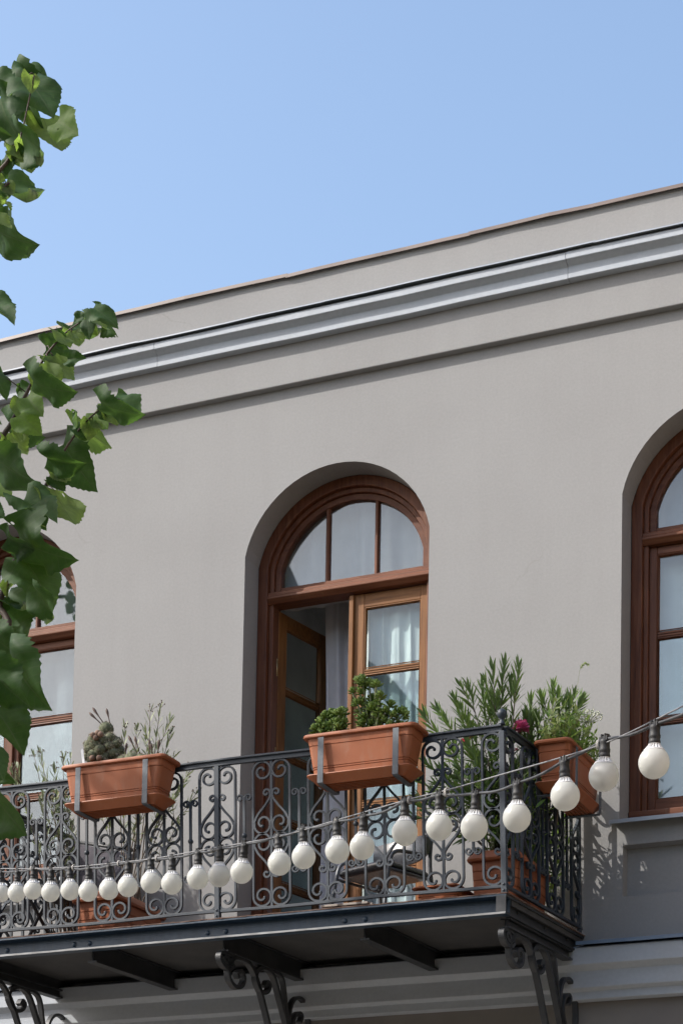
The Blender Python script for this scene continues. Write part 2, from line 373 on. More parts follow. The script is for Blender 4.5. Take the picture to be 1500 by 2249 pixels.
# ------------------------------------------------------------------ mesh helpers
class MB:
    """collects shapes in world coordinates; build() links them as one mesh object"""
    def __init__(self, mat=None):
        self.v = []; self.f = []; self.mi = []; self.mats = [mat] if mat else []; self.cur = 0; self.sm = []
    def use(self, mat):
        if mat not in self.mats: self.mats.append(mat)
        self.cur = self.mats.index(mat)
        return self
    def add(self, vs, fs, smooth=False):
        o = len(self.v)
        self.v += [tuple(x) for x in vs]
        for f in fs:
            self.f.append(tuple(i + o for i in f)); self.mi.append(self.cur); self.sm.append(smooth)
    def box(self, x0, x1, y0, y1, z0, z1):
        self.add([(x0, y0, z0), (x1, y0, z0), (x1, y1, z0), (x0, y1, z0), (x0, y0, z1), (x1, y0, z1), (x1, y1, z1), (x0, y1, z1)],
                 [(3, 2, 1, 0), (4, 5, 6, 7), (0, 1, 5, 4), (1, 2, 6, 5), (2, 3, 7, 6), (3, 0, 4, 7)])
    def prism(self, pts, axis, a0, a1):
        """closed polygon pts (2-D) extruded along axis from a0 to a1"""
        n = len(pts)
        def P(q, a):
            return (a, q[0], q[1]) if axis == 'x' else ((q[0], a, q[1]) if axis == 'y' else (q[0], q[1], a))
        vs = [P(q, a0) for q in pts] + [P(q, a1) for q in pts]
        fs = [tuple(range(n)), tuple(range(2 * n - 1, n - 1, -1))]
        for i in range(n):
            j = (i + 1) % n
            fs.append((i, i + n, j + n, j))
        self.add(vs, fs)
    def tube(self, pts, rad, n=6, smooth=True, cap=True):
        pts = [Vector(q) for q in pts]
        k = len(pts)
        rads = rad if isinstance(rad, (list, tuple)) else [rad] * k
        t0 = (pts[1] - pts[0]).normalized()
        ref = Vector((0, 0, 1)) if abs(t0.z) < 0.9 else Vector((1, 0, 0))
        nrm = t0.cross(ref).normalized()
        vs = []
        for i, q in enumerate(pts):
            t = (pts[min(i + 1, k - 1)] - pts[max(i - 1, 0)])
            t = t.normalized() if t.length > 1e-9 else t0
            nrm = (nrm - t * nrm.dot(t))
            nrm = nrm.normalized() if nrm.length > 1e-6 else t.orthogonal().normalized()
            b = t.cross(nrm)
            for j in range(n):
                a = 2 * PI * j / n
                vs.append(q + (nrm * math.cos(a) + b * math.sin(a)) * rads[i])
        fs = []
        for i in range(k - 1):
            for j in range(n):
                j2 = (j + 1) % n
                fs.append((i * n + j, i * n + j2, (i + 1) * n + j2, (i + 1) * n + j))
        if cap:
            fs.append(tuple(range(n - 1, -1, -1))); fs.append(tuple((k - 1) * n + j for j in range(n)))
        self.add(vs, fs, smooth)
    def ribbon(self, pts, thick, width, to3):
        """flat bar following a 2-D path; to3(u, v, w) places it, w runs across the bar"""
        k = len(pts); vs = []
        for i, (u, v) in enumerate(pts):
            a = pts[max(i - 1, 0)]; b = pts[min(i + 1, k - 1)]
            dx, dy = b[0] - a[0], b[1] - a[1]
            l = math.hypot(dx, dy) or 1
            nx, ny = -dy / l * thick / 2, dx / l * thick / 2
            for s, w in ((1, -1), (1, 1), (-1, 1), (-1, -1)):
                vs.append(to3(u + nx * s, v + ny * s, w * width / 2))
        fs = []
        for i in range(k - 1):
            for j in range(4):
                j2 = (j + 1) % 4
                fs.append((i * 4 + j, i * 4 + j2, i * 4 + 4 + j2, i * 4 + 4 + j))
        fs.append((3, 2, 1, 0)); fs.append((k * 4 - 4, k * 4 - 3, k * 4 - 2, k * 4 - 1))
        self.add(vs, fs)
    def lathe(self, prof, center, n=16, axis=None, smooth=True):
        """prof = [(r, h)...] turned round axis (default z)"""
        c = Vector(center); ax = Vector(axis).normalized() if axis is not None else Vector((0, 0, 1))
        a = ax.orthogonal().normalized() if abs(ax.z) < 0.999 else Vector((1, 0, 0)); b = ax.cross(a)
        vs = []; fs = []
        for r, h in prof:
            for j in range(n):
                t = 2 * PI * j / n
                vs.append(c + ax * h + (a * math.cos(t) + b * math.sin(t)) * r)
        for i in range(len(prof) - 1):
            for j in range(n):
                j2 = (j + 1) % n
                fs.append((i * n + j, i * n + j2, (i + 1) * n + j2, (i + 1) * n + j))
        fs.append(tuple(range(n - 1, -1, -1))); fs.append(tuple((len(prof) - 1) * n + j for j in range(n)))
        self.add(vs, fs, smooth)
    def ball(self, c, r, n=10, k=7, sz=1.0):
        self.lathe([(max(r * math.sin(PI * i / k), 1e-5), -r * sz * math.cos(PI * i / k)) for i in range(k + 1)], c, n)
    def strip(self, rows, smooth=False, close=False):
        n = len(rows[0]); vs = [q for r in rows for q in r]; fs = []
        for i in range(len(rows) - 1):
            for j in range(n if close else n - 1):
                j2 = (j + 1) % n
                fs.append((i * n + j, i * n + j2, (i + 1) * n + j2, (i + 1) * n + j))
        self.add(vs, fs, smooth)
    def mesh(self, name, origin=(0, 0, 0), bevel=0.0):
        o = Vector(origin)
        me = bpy.data.meshes.new(name)
        me.from_pydata([tuple(Vector(q) - o) for q in self.v], [], self.f)
        for mt in self.mats: me.materials.append(mt)
        me.polygons.foreach_set('material_index', self.mi)
        me.polygons.foreach_set('use_smooth', self.sm)
        me.update()
        return me
    def build(self, name, parent=None, origin=None, bevel=0.0, fix=True):
        if origin is None:
            origin = world_loc(parent) if parent else (0, 0, 0)
        me = self.mesh(name, origin)
        if fix:
            b = bmesh.new(); b.from_mesh(me); bmesh.ops.recalc_face_normals(b, faces=b.faces); b.to_mesh(me); b.free()
        o = link(name, me, parent)
        if parent is None: o.location = origin
        if bevel:
            bv = o.modifiers.new('bevel', 'BEVEL'); bv.width = bevel; bv.segments = 2; bv.limit_method = 'ANGLE'; bv.angle_limit = R(40)
        return o

def world_loc(o):
    p = Vector((0, 0, 0))
    while o is not None:
        p += Vector(o.location); o = o.parent
    return p

def link(name, data, parent=None, loc=None):
    o = bpy.data.objects.new(name, data)
    col.objects.link(o)
    if parent is not None: o.parent = parent
    if loc is not None: o.location = loc
    return o

def thing(name, label, cat, loc, group=None):
    o = bpy.data.objects.new(name, None)
    col.objects.link(o)
    o.empty_display_size = 0.1
    o.location = loc
    return tag(o, label, cat, group)

def tag(o, label, cat, group=None):
    o['label'] = label; o['category'] = cat
    if group: o['group'] = group
    return o

def smooth_path(pts, n=6):
    """Catmull-Rom through pts (any dimension)"""
    out = []; k = len(pts)
    for i in range(k - 1):
        p0 = pts[max(i - 1, 0)]; p1 = pts[i]; p2 = pts[i + 1]; p3 = pts[min(i + 2, k - 1)]
        for s in range(n):
            t = s / n
            out.append(tuple(0.5 * ((2 * b) + (c - a) * t + (2 * a - 5 * b + 4 * c - d) * t * t + (-a + 3 * b - 3 * c + d) * t ** 3)
                             for a, b, c, d in zip(p0, p1, p2, p3)))
    out.append(tuple(pts[-1]))
    return out
# measured positions of the light string, the tree and the shrub tips, in metres
BULBS = [(2.317, -6.367, 3.604), (2.114, -6.219, 3.629), (1.948, -6.097, 3.618), (1.727, -5.934, 3.613), (1.519, -5.783, 3.643), (1.338, -5.654, 3.697), (1.15, -5.517, 3.732), (0.903, -5.337, 3.749), (0.751, -5.227, 3.777), (0.534, -5.07, 3.815), (0.37, -4.951, 3.834), (0.099, -4.753, 3.873), (-0.072, -4.63, 3.904), (-0.24, -4.509, 3.937), (-0.455, -4.352, 3.971), (-0.634, -4.224, 4.023), (-0.843, -4.073, 4.06), (-1.021, -3.944, 4.092), (-1.224, -3.797, 4.136), (-1.41, -3.664, 4.19), (-1.617, -3.515, 4.234), (-1.814, -3.375, 4.297), (-2.0, -3.24, 4.331), (-2.191, -3.102, 4.379)]
CABLE = [(2.629, -6.605, 3.732), (2.325, -6.381, 3.717), (2.123, -6.233, 3.732), (1.941, -6.098, 3.72), (1.733, -5.945, 3.713), (1.54, -5.805, 3.742), (1.343, -5.665, 3.813), (1.152, -5.526, 3.846), (0.922, -5.358, 3.854), (0.744, -5.228, 3.879), (0.526, -5.071, 3.927), (0.347, -4.941, 3.95), (0.141, -4.791, 3.962), (-0.05, -4.653, 4.007), (-0.232, -4.521, 4.044), (-0.446, -4.366, 4.08), (-0.638, -4.228, 4.131), (-0.84, -4.082, 4.166), (-1.02, -3.952, 4.198), (-1.212, -3.814, 4.242), (-1.407, -3.674, 4.299), (-1.596, -3.537, 4.33), (-1.787, -3.401, 4.4), (-1.98, -3.261, 4.427), (-2.181, -3.116, 4.476)]
WIRE = [(2.754, -6.698, 3.744), (2.43, -6.459, 3.736), (2.1, -6.216, 3.731), (1.653, -5.89, 3.781), (1.382, -5.693, 3.814), (1.173, -5.541, 3.845), (0.753, -5.236, 3.896), (0.366, -4.954, 3.944), (-0.124, -4.6, 4.035), (-0.586, -4.266, 4.121), (-0.92, -4.025, 4.194), (-1.369, -3.702, 4.296), (-1.823, -3.375, 4.41), (-2.198, -3.106, 4.513), (-3.105, -2.455, 4.752)]
BRANCHES = [[(0.297, -7.35, 5.179), (0.555, -7.35, 5.333), (0.598, -7.35, 5.386), (0.624, -7.35, 5.419), (0.666, -7.35, 5.602)], [(0.52, -7.3, 5.37), (0.478, -7.3, 5.195), (0.335, -7.3, 5.024)], [(0.589, -7.35, 5.285), (0.557, -7.35, 5.264), (0.494, -7.35, 5.207)], [(0.345, -7.25, 4.31), (0.518, -7.25, 4.541), (0.557, -7.25, 4.591), (0.618, -7.25, 4.69), (0.663, -7.25, 4.767), (0.71, -7.25, 4.814), (0.756, -7.25, 4.845), (0.834, -7.25, 4.874)], [(0.481, -7.3, 3.804), (0.569, -7.3, 4.015), (0.614, -7.3, 4.12), (0.676, -7.3, 4.249), (0.705, -7.3, 4.321), (0.735, -7.3, 4.372), (0.769, -7.3, 4.428), (0.814, -7.3, 4.483), (0.86, -7.3, 4.523), (0.905, -7.3, 4.549), (0.962, -7.3, 4.565)], [(0.619, -7.5, 3.717), (0.656, -7.5, 3.552), (0.617, -7.5, 3.357)]]
LEAVES = [(0.576, -7.246, 5.675, 0.691, -7.246, 5.534, 0.106), (0.533, -7.194, 5.761, 0.613, -7.194, 5.654, 0.061), (0.48, -7.17, 5.761, 0.548, -7.17, 5.571, 0.119), (0.364, -7.105, 5.794, 0.491, -7.105, 5.731, 0.078), (0.44, -7.194, 5.682, 0.494, -7.194, 5.49, 0.099), (0.549, -7.114, 5.64, 0.612, -7.114, 5.479, 0.129), (0.856, -7.507, 5.321, 0.932, -7.507, 5.251, 0.101), (0.6, -7.315, 5.457, 0.722, -7.315, 5.331, 0.074), (0.467, -7.105, 5.55, 0.5, -7.105, 5.464, 0.1), (0.491, -7.234, 5.367, 0.658, -7.234, 5.26, 0.09), (0.394, -7.124, 5.422, 0.446, -7.124, 5.341, 0.096), (0.626, -7.47, 5.11, 0.672, -7.47, 5.051, 0.067), (0.512, -7.314, 5.18, 0.67, -7.314, 5.048, 0.078), (0.58, -7.412, 4.875, 0.685, -7.412, 4.806, 0.045), (0.498, -7.281, 4.748, 0.575, -7.281, 4.672, 0.059), (0.861, -7.267, 4.871, 0.918, -7.267, 4.781, 0.048), (0.996, -7.514, 4.725, 1.082, -7.514, 4.672, 0.055), (0.931, -7.425, 4.762, 0.988, -7.425, 4.691, 0.077), (0.868, -7.397, 4.778, 0.911, -7.397, 4.783, 0.058), (0.672, -7.117, 4.937, 0.815, -7.117, 4.856, 0.07), (0.719, -7.183, 4.881, 0.744, -7.183, 4.809, 0.081), (0.841, -7.45, 4.719, 0.88, -7.45, 4.646, 0.074), (0.618, -7.169, 4.858, 0.727, -7.169, 4.791, 0.08), (0.883, -7.459, 4.622, 0.944, -7.459, 4.621, 0.051), (0.696, -7.248, 4.773, 0.761, -7.248, 4.684, 0.086), (0.792, -7.464, 4.626, 0.857, -7.464, 4.513, 0.102), (0.805, -7.519, 4.546, 0.935, -7.519, 4.446, 0.068), (0.539, -7.137, 4.742, 0.478, -7.137, 4.774, 0.064), (0.728, -7.428, 4.555, 0.786, -7.428, 4.483, 0.078), (0.7, -7.425, 4.506, 0.77, -7.425, 4.447, 0.096), (0.443, -7.088, 4.683, 0.569, -7.088, 4.593, 0.071), (0.477, -7.136, 4.625, 0.533, -7.136, 4.537, 0.107), (0.592, -7.393, 4.419, 0.766, -7.393, 4.243, 0.082), (0.393, -7.097, 4.504, 0.468, -7.097, 4.437, 0.088), (0.518, -7.283, 4.466, 0.6, -7.283, 4.424, 0.069), (0.896, -7.222, 4.62, 0.997, -7.222, 4.545, 0.063), (0.979, -7.43, 4.49, 1.101, -7.43, 4.398, 0.064), (0.761, -7.106, 4.652, 0.811, -7.106, 4.587, 0.07), (0.77, -7.216, 4.536, 0.757, -7.216, 4.626, 0.032), (0.685, -7.095, 4.621, 0.844, -7.095, 4.54, 0.086), (0.666, -7.127, 4.559, 0.762, -7.127, 4.398, 0.159), (0.777, -7.389, 4.38, 0.903, -7.389, 4.311, 0.072), (0.785, -7.361, 4.296, 0.864, -7.361, 4.139, 0.112), (0.736, -7.447, 4.233, 0.876, -7.447, 4.167, 0.068), (0.733, -7.456, 4.124, 0.881, -7.456, 3.983, 0.099), (0.715, -7.491, 4.11, 0.816, -7.491, 4.046, 0.071), (0.712, -7.387, 4.081, 0.832, -7.387, 3.941, 0.136), (0.563, -7.255, 4.044, 0.689, -7.255, 3.97, 0.088), (0.838, -7.519, 3.925, 0.907, -7.519, 3.818, 0.075), (0.544, -7.222, 3.975, 0.673, -7.222, 3.831, 0.14), (0.602, -7.371, 3.873, 0.716, -7.371, 3.773, 0.12), (0.806, -7.586, 3.709, 0.903, -7.586, 3.524, 0.135), (0.81, -7.687, 3.641, 0.915, -7.687, 3.51, 0.132), (0.777, -7.609, 3.555, 0.886, -7.609, 3.423, 0.142), (0.72, -7.555, 3.422, 0.788, -7.555, 3.357, 0.076), (0.758, -7.6, 3.333, 0.886, -7.6, 3.162, 0.133), (0.826, -7.746, 3.403, 0.916, -7.746, 3.318, 0.088), (0.742, -7.677, 3.615, 0.843, -7.677, 3.474, 0.117), (0.465, -7.265, 4.029, 0.567, -7.265, 3.916, 0.115), (0.629, -7.516, 4.154, 0.72, -7.516, 4.099, 0.098), (0.631, -7.499, 4.215, 0.71, -7.499, 4.175, 0.072), (0.546, -7.44, 4.572, 0.637, -7.44, 4.486, 0.101), (0.291, -7.1, 5.257, 0.38, -7.1, 5.148, 0.108), (0.525, -7.434, 5.45, 0.624, -7.434, 5.37, 0.106), (0.34, -7.187, 5.54, 0.453, -7.187, 5.424, 0.11)]
OLE_R = [(-0.697, -0.75, 5.922), (-0.636, -0.7, 5.968), (-0.484, -0.8, 5.98), (-0.486, -0.7, 5.967), (-0.396, -0.8, 6.048), (-0.35, -0.7, 6.076), (-0.336, -0.6, 6.041), (-0.263, -0.75, 6.161), (-0.205, -0.7, 6.199), (-0.109, -0.72, 6.163), (-0.18, -0.65, 6.105), (-0.082, -0.6, 5.853), (-0.39, -0.8, 5.685), (-0.311, -0.85, 5.52), (-0.213, -0.8, 5.608), (-0.132, -0.7, 5.545), (-0.25, -0.85, 5.374), (-0.123, -0.8, 5.319), (-0.141, -0.5, 5.463), (-0.447, -0.8, 5.55), (-0.696, -0.7, 5.637), (-0.699, -0.8, 5.493), (-0.098, -0.7, 5.232), (-0.237, -0.8, 5.219), (-0.337, -0.85, 5.327), (-0.148, -0.4, 5.665), (-0.118, -0.45, 5.761)]
OLE_B = [(-0.104, -0.5, 6.016), (-0.047, -0.45, 6.04), (0.02, -0.45, 6.103), (0.072, -0.5, 6.037), (0.113, -0.4, 6.036), (0.17, -0.35, 6.046), (-0.024, -0.6, 5.874), (-0.098, -0.6, 5.897)]
OLE_L = [(-2.755, -0.55, 6.279), (-2.708, -0.5, 6.308), (-2.636, -0.5, 6.209), (-2.651, -0.45, 6.149), (-2.827, -0.6, 6.139), (-2.915, -0.6, 6.165), (-2.725, -0.5, 6.049), (-2.462, -0.5, 5.865), (-2.511, -0.5, 5.778), (-2.45, -0.45, 5.709), (-2.654, -0.7, 5.675), (-2.754, -0.7, 5.594), (-2.627, -0.5, 5.637), (-2.858, -0.7, 5.635), (-2.96, -0.7, 5.554), (-2.555, -0.5, 5.506)]
OLE_LL = [(-3.622, -0.6, 6.053), (-3.576, -0.6, 6.07), (-3.754, -0.6, 5.986), (-3.768, -0.65, 5.951), (-3.449, -0.5, 6.055), (-3.395, -0.5, 6.039), (-3.519, -0.5, 5.983), (-3.488, -0.6, 5.824), (-3.557, -0.6, 5.737), (-3.44, -0.5, 5.785), (-3.4, -0.5, 5.654), (-3.408, -0.6, 5.596), (-3.361, -0.5, 5.556)]
GAPS = [(0.557, 5.055), (0.658, 5.017), (0.707, 5.041), (0.485, 5.004), (0.674, 4.901), (0.544, 4.855), (0.616, 4.84), (0.447, 4.912), (0.602, 4.778), (0.651, 4.792), (0.414, 4.745), (0.49, 4.742), (0.647, 4.655), (0.496, 4.615), (0.604, 4.584), (0.682, 4.578), (0.636, 4.476), (0.711, 4.479), (0.567, 4.495), (0.358, 5.094), (0.236, 4.852), (0.28, 4.907), (0.519, 4.356), (0.665, 4.132)]

# ------------------------------------------------------------------ ground
HW, ARC_R, ARC_Z = 0.68, 0.695, 7.345        # half width, arch radius and arch centre height of every opening
DECK = 4.65
g = MB(M['asphalt']); g.add([(-250, -300, 0), (250, -300, 0), (250, 300, 0), (-250, 300, 0)], [(0, 1, 2, 3)])
go = g.build('street'); go['kind'] = 'structure'
g = MB(M['paving']); g.box(-30, 30, -2.6, 0.05, 0.003, 0.13); g.use(M['mould']); g.box(-30, 30, -2.76, -2.602, 0.003, 0.14)
go = g.build('pavement'); go['kind'] = 'structure'

# ------------------------------------------------------------------ building
house = thing('building', 'grey rendered townhouse facade with white cornice and round arched openings', 'building', (-1.674, 0, 0))
WIN = [(-4.38, 5.36, 'window'), (-1.674, 4.655, 'door'), (1.0, 5.36, 'window')]
X0, X1 = -11.0, 7.0
WTOP = 8.634

def profile(cx, inset, zb, n=28, z_from=None):
    """outline of an arched opening, left foot -> arch -> right foot, set in by inset"""
    h = HW - inset; r = ARC_R - inset
    zs = ARC_Z + math.sqrt(max(r * r - h * h, 0))
    a0 = math.acos(-h / r) if h < r else PI
    a1 = math.acos(h / r)
    pts = [(cx - h, zb)]
    for i in range(n + 1):
        a = a0 + (a1 - a0) * i / n
        pts.append((cx + r * math.cos(a), ARC_Z + r * math.sin(a)))
    pts.append((cx + h, zb))
    return pts

w = MB(M['wall'])
def quad(mb, x0, x1, z0, z1, y=0.0):
    mb.add([(x0, y, z0), (x1, y, z0), (x1, y, z1), (x0, y, z1)], [(0, 1, 2, 3)])
edges = [X0]
for cx, zb, kind in WIN: edges += [cx - HW, cx + HW]
edges.append(X1)
ZB = 4.24
for i in range(0, len(edges), 2):
    quad(w, edges[i], edges[i + 1], ZB, WTOP)
for cx, zb, kind in WIN:
    pr = profile(cx, 0, zb)
    for a, b in zip(pr[1:-2], pr[2:-1]):
        w.add([(a[0], 0, a[1]), (b[0], 0, b[1]), (b[0], 0, WTOP), (a[0], 0, WTOP)], [(0, 1, 2, 3)])
    w.strip([[(x, 0, z) for x, z in pr], [(x, 0.36, z) for x, z in pr]])
    w.add([(cx - HW, 0, zb), (cx + HW, 0, zb), (cx + HW, 0.36, zb), (cx - HW, 0.36, zb)], [(0, 1, 2, 3)])
    if kind == 'door':
        quad(w, cx - HW, cx + HW, ZB, zb)
    else:                                      # recessed panel under the sill
        a, b, c, d = cx - 0.655, cx + 0.655, 4.885, 5.212
        quad(w, cx - HW, cx + HW, d, zb); quad(w, cx - HW, cx + HW, ZB, c)
        quad(w, cx - HW, a, c, d); quad(w, b, cx + HW, c, d)
        o, n = [(a, c), (b, c), (b, d), (a, d)], [(a + .012, c + .012), (b - .012, c + .012), (b - .012, d - .012), (a + .012, d - .012)]
        w.strip([[(x, 0, z) for x, z in o], [(x, 0.065, z) for x, z in n]], close=True)
        w.add([(x, 0.065, z) for x, z in n], [(0, 1, 2, 3)])
w.build('wall', house)

# upper wall: projecting frieze, cornice, parapet, flashings
FY = -0.055
w = MB(M['wall'])
w.box(X0, X1, FY, 0.4, WTOP, 8.935)
w.build('frieze', house, bevel=0.006)
w = MB(M['wall']); w.box(X0, X1, FY, 0.35, 9.075, 9.40); w.build('parapet', house)
prof = [(0.2, 8.92), (-0.115, 8.92), (-0.115, 8.996), (-0.124, 9.002), (-0.150, 9.018), (-0.165, 9.023), (-0.165, 9.070), (-0.150, 9.072), (-0.150, 9.084), (0.2, 9.096)]
cuts = [X0, -6.1, -3.02, -0.02, 2.9, X1]
for i, (a, b) in enumerate(zip(cuts[:-1], cuts[1:])):
    w = MB(M['mould']); dz = [0, 0.001, -0.0015, 0.002, 0][i]
    ps = [(y, z + dz) for y, z in prof]
    k = max(2, int((b - a) / 0.35)); rows = []
    for j in range(k + 1):
        x = a + 0.0015 + (b - a - 0.003) * j / k
        wv = 0.0025 * math.sin(x * 2.3 + i) + 0.0015 * math.sin(x * 7.1)
        rows.append([(x, y, z + wv) for y, z in ps])
    w.strip(rows, close=True)
    w.add(rows[0], [tuple(range(len(ps) - 1, -1, -1))]); w.add(rows[-1], [tuple(range(len(ps)))])
    w.build('cornice', house, bevel=0.004)
def sheets(name, mat, xs, y0, y1, z, lip, thick, seed, wob=0.004):
    rnd = random.Random(seed)
    for i, (a, b) in enumerate(zip(xs[:-1], xs[1:])):
        w = MB(mat); dz = (0.0035 if i % 2 else 0.0) + rnd.uniform(-0.001, 0.002); rows = []
        k = 6
        for j in range(k + 1):
            x = a + (b - a) * j / k + (0.012 if j == k else 0)
            o = wob * noise.noise((x * 1.7, seed, 0)); q = wob * noise.noise((x * 2.9, seed + 7, 0))
            rows.append([(x, y1, z + dz + 0.02), (x, y0 + q, z + dz + o), (x, y0 + q - 0.004, z + dz - lip + o), (x, y0 + q + thick, z + dz - lip + o + 0.002), (x, y0 + q + thick, z + dz - 0.006 + o), (x, y1, z + dz + 0.012)])
        w.strip(rows, close=True)
        w.add(rows[0], [(5, 4, 3, 2, 1, 0)]); w.add(rows[-1], [(0, 1, 2, 3, 4, 5)])
        w.build(name, house)
sheets('flashing', M['flash'], [X0, -8.2, -6.0, -4.6, -3.15, -1.72, 0.17, 2.0, 4.3, X1], -0.182, 0.0, 9.094, 0.012, 0.006, 3, 0.005)
sheets('coping', M['coping'], [X0, -8.6, -6.5, -4.4, -2.05, -0.72, 0.95, 3.1, 5.0, X1], -0.080, 0.40, 9.408, 0.026, 0.008, 8, 0.007)

# lower cornice behind and beside the balcony
prof = [(0.02, 4.60), (-0.14, 4.552), (-0.155, 4.545), (-0.155, 4.437), (-0.140, 4.428), (-0.104, 4.406), (-0.104, 4.302), (-0.092, 4.294), (-0.066, 4.286), (-0.066, 4.234), (0.02, 4.228)]
w = MB(M['mould']); rows = []
for j in range(61):
    x = X0 + (X1 - X0) * j / 60
    wv = 0.003 * noise.noise((x * 1.1, 0, 0))
    rows.append([(x, y + 0.003 * noise.noise((x * 1.5, y * 20, 4)), z + wv) for y, z in prof])
w.strip(rows, close=True); w.add(rows[0], [tuple(range(10, -1, -1))]); w.add(rows[-1], [tuple(range(11))])
w.build('string_course', house, bevel=0.004)
sheets('ledge_flashing', M['flash_blue'], [0.10, 0.58, 1.9, 4.2, X1], -0.178, -0.002, 4.578, 0.024, 0.006, 15, 0.004)
sheets('ledge_flashing', M['flash_blue'], [X0, -8, -6, -3.95], -0.178, -0.002, 4.578, 0.024, 0.006, 16, 0.004)
w = MB(M['wall_low']); w.box(X0, X1, 0.0, 0.4, 0.0, 4.229); w.build('ground_floor_wall', house)
# carcass: side and back walls, roof, rooms
w = MB(M['wall'])
w.box(X0, X0 + .3, 0.401, 4.95, 0, 9.3); w.box(X1 - .3, X1, 0.401, 4.95, 0, 9.3)
LIGHT_HOLE = (-3.0, -0.4, 5.5, 7.9)                 # unseen opening added in the back wall to brighten the room
w.box(X0 + .301, LIGHT_HOLE[0], 4.65, 4.95, 0, 9.3); w.box(LIGHT_HOLE[1], X1 - .301, 4.65, 4.95, 0, 9.3)
w.box(LIGHT_HOLE[0], LIGHT_HOLE[1], 4.65, 4.95, 0, LIGHT_HOLE[2]); w.box(LIGHT_HOLE[0], LIGHT_HOLE[1], 4.65, 4.95, LIGHT_HOLE[3], 9.3)
w.build('side_and_back_wall', house)
w = MB(M['coping']); w.box(X0 + .302, X1 - .302, 0.352, 4.648, 9.1, 9.2); w.build('roof', house)
def room(x0, x1, hole=None):
    w = MB(M['room'])
    z0, z1, y0, y1 = 4.62, 8.35, 0.362, 4.6
    if hole:
        a, b, c, d = hole
        for q in ((x0, a, z0, z1), (b, x1, z0, z1), (a, b, z0, c), (a, b, d, z1)):
            w.add([(q[0], y1, q[2]), (q[1], y1, q[2]), (q[1], y1, q[3]), (q[0], y1, q[3])], [(0, 1, 2, 3)])
    else:
        w.add([(x0, y1, z0), (x1, y1, z0), (x1, y1, z1), (x0, y1, z1)], [(0, 1, 2, 3)])
    for f in ([(x0, y0, z0), (x0, y1, z0), (x0, y1, z1), (x0, y0, z1)],
              [(x1, y0, z0), (x1, y1, z0), (x1, y1, z1), (x1, y0, z1)], [(x0, y0, z1), (x1, y0, z1), (x1, y1, z1), (x0, y1, z1)]):
        w.add(f, [(0, 1, 2, 3)])
    w.use(M['room_floor']); w.add([(x0, y0, z0), (x1, y0, z0), (x1, y1, z0), (x0, y1, z0)], [(0, 1, 2, 3)])
    w.build('room', house, fix=False)
room(-5.6, -3.35); room(-3.25, -0.1, LIGHT_HOLE); room(0.0, 2.3)

# window and door joinery
def ring(mb, cx, i0, i1, y0, y1, zb, n=28):
    a = profile(cx, i0, zb, n); b = profile(cx, i1, zb, n)
    mb.strip([[(x, y1, z) for x, z in a], [(x, y0, z) for x, z in a], [(x, y0, z) for x, z in b], [(x, y1, z) for x, z in b]], close=False)
    # close the feet
    for e in (0, -1):
        mb.add([(a[e][0], y0, zb), (b[e][0], y0, zb), (b[e][0], y1, zb), (a[e][0], y1, zb)], [(0, 1, 2, 3)])

TR0, TR1 = 7.225, 7.312           # transom
def arc_pane(cx, inset, xa, xb, zb, y, name, mat, parent, thick=0.004, n=16):
    """one light of the fanlight between xa and xb"""
    h = HW - inset; r = ARC_R - inset
    pts = [(xb, zb), (xa, zb)]
    for i in range(n + 1):
        x = xa + (xb - xa) * i / n
        z = ARC_Z + math.sqrt(max(r * r - (x - cx) ** 2, 0))
        pts.append((x, max(z, zb + 0.001)))
    mb = MB(mat); mb.prism(pts, 'y', y, y + thick); return mb.build(name, parent)

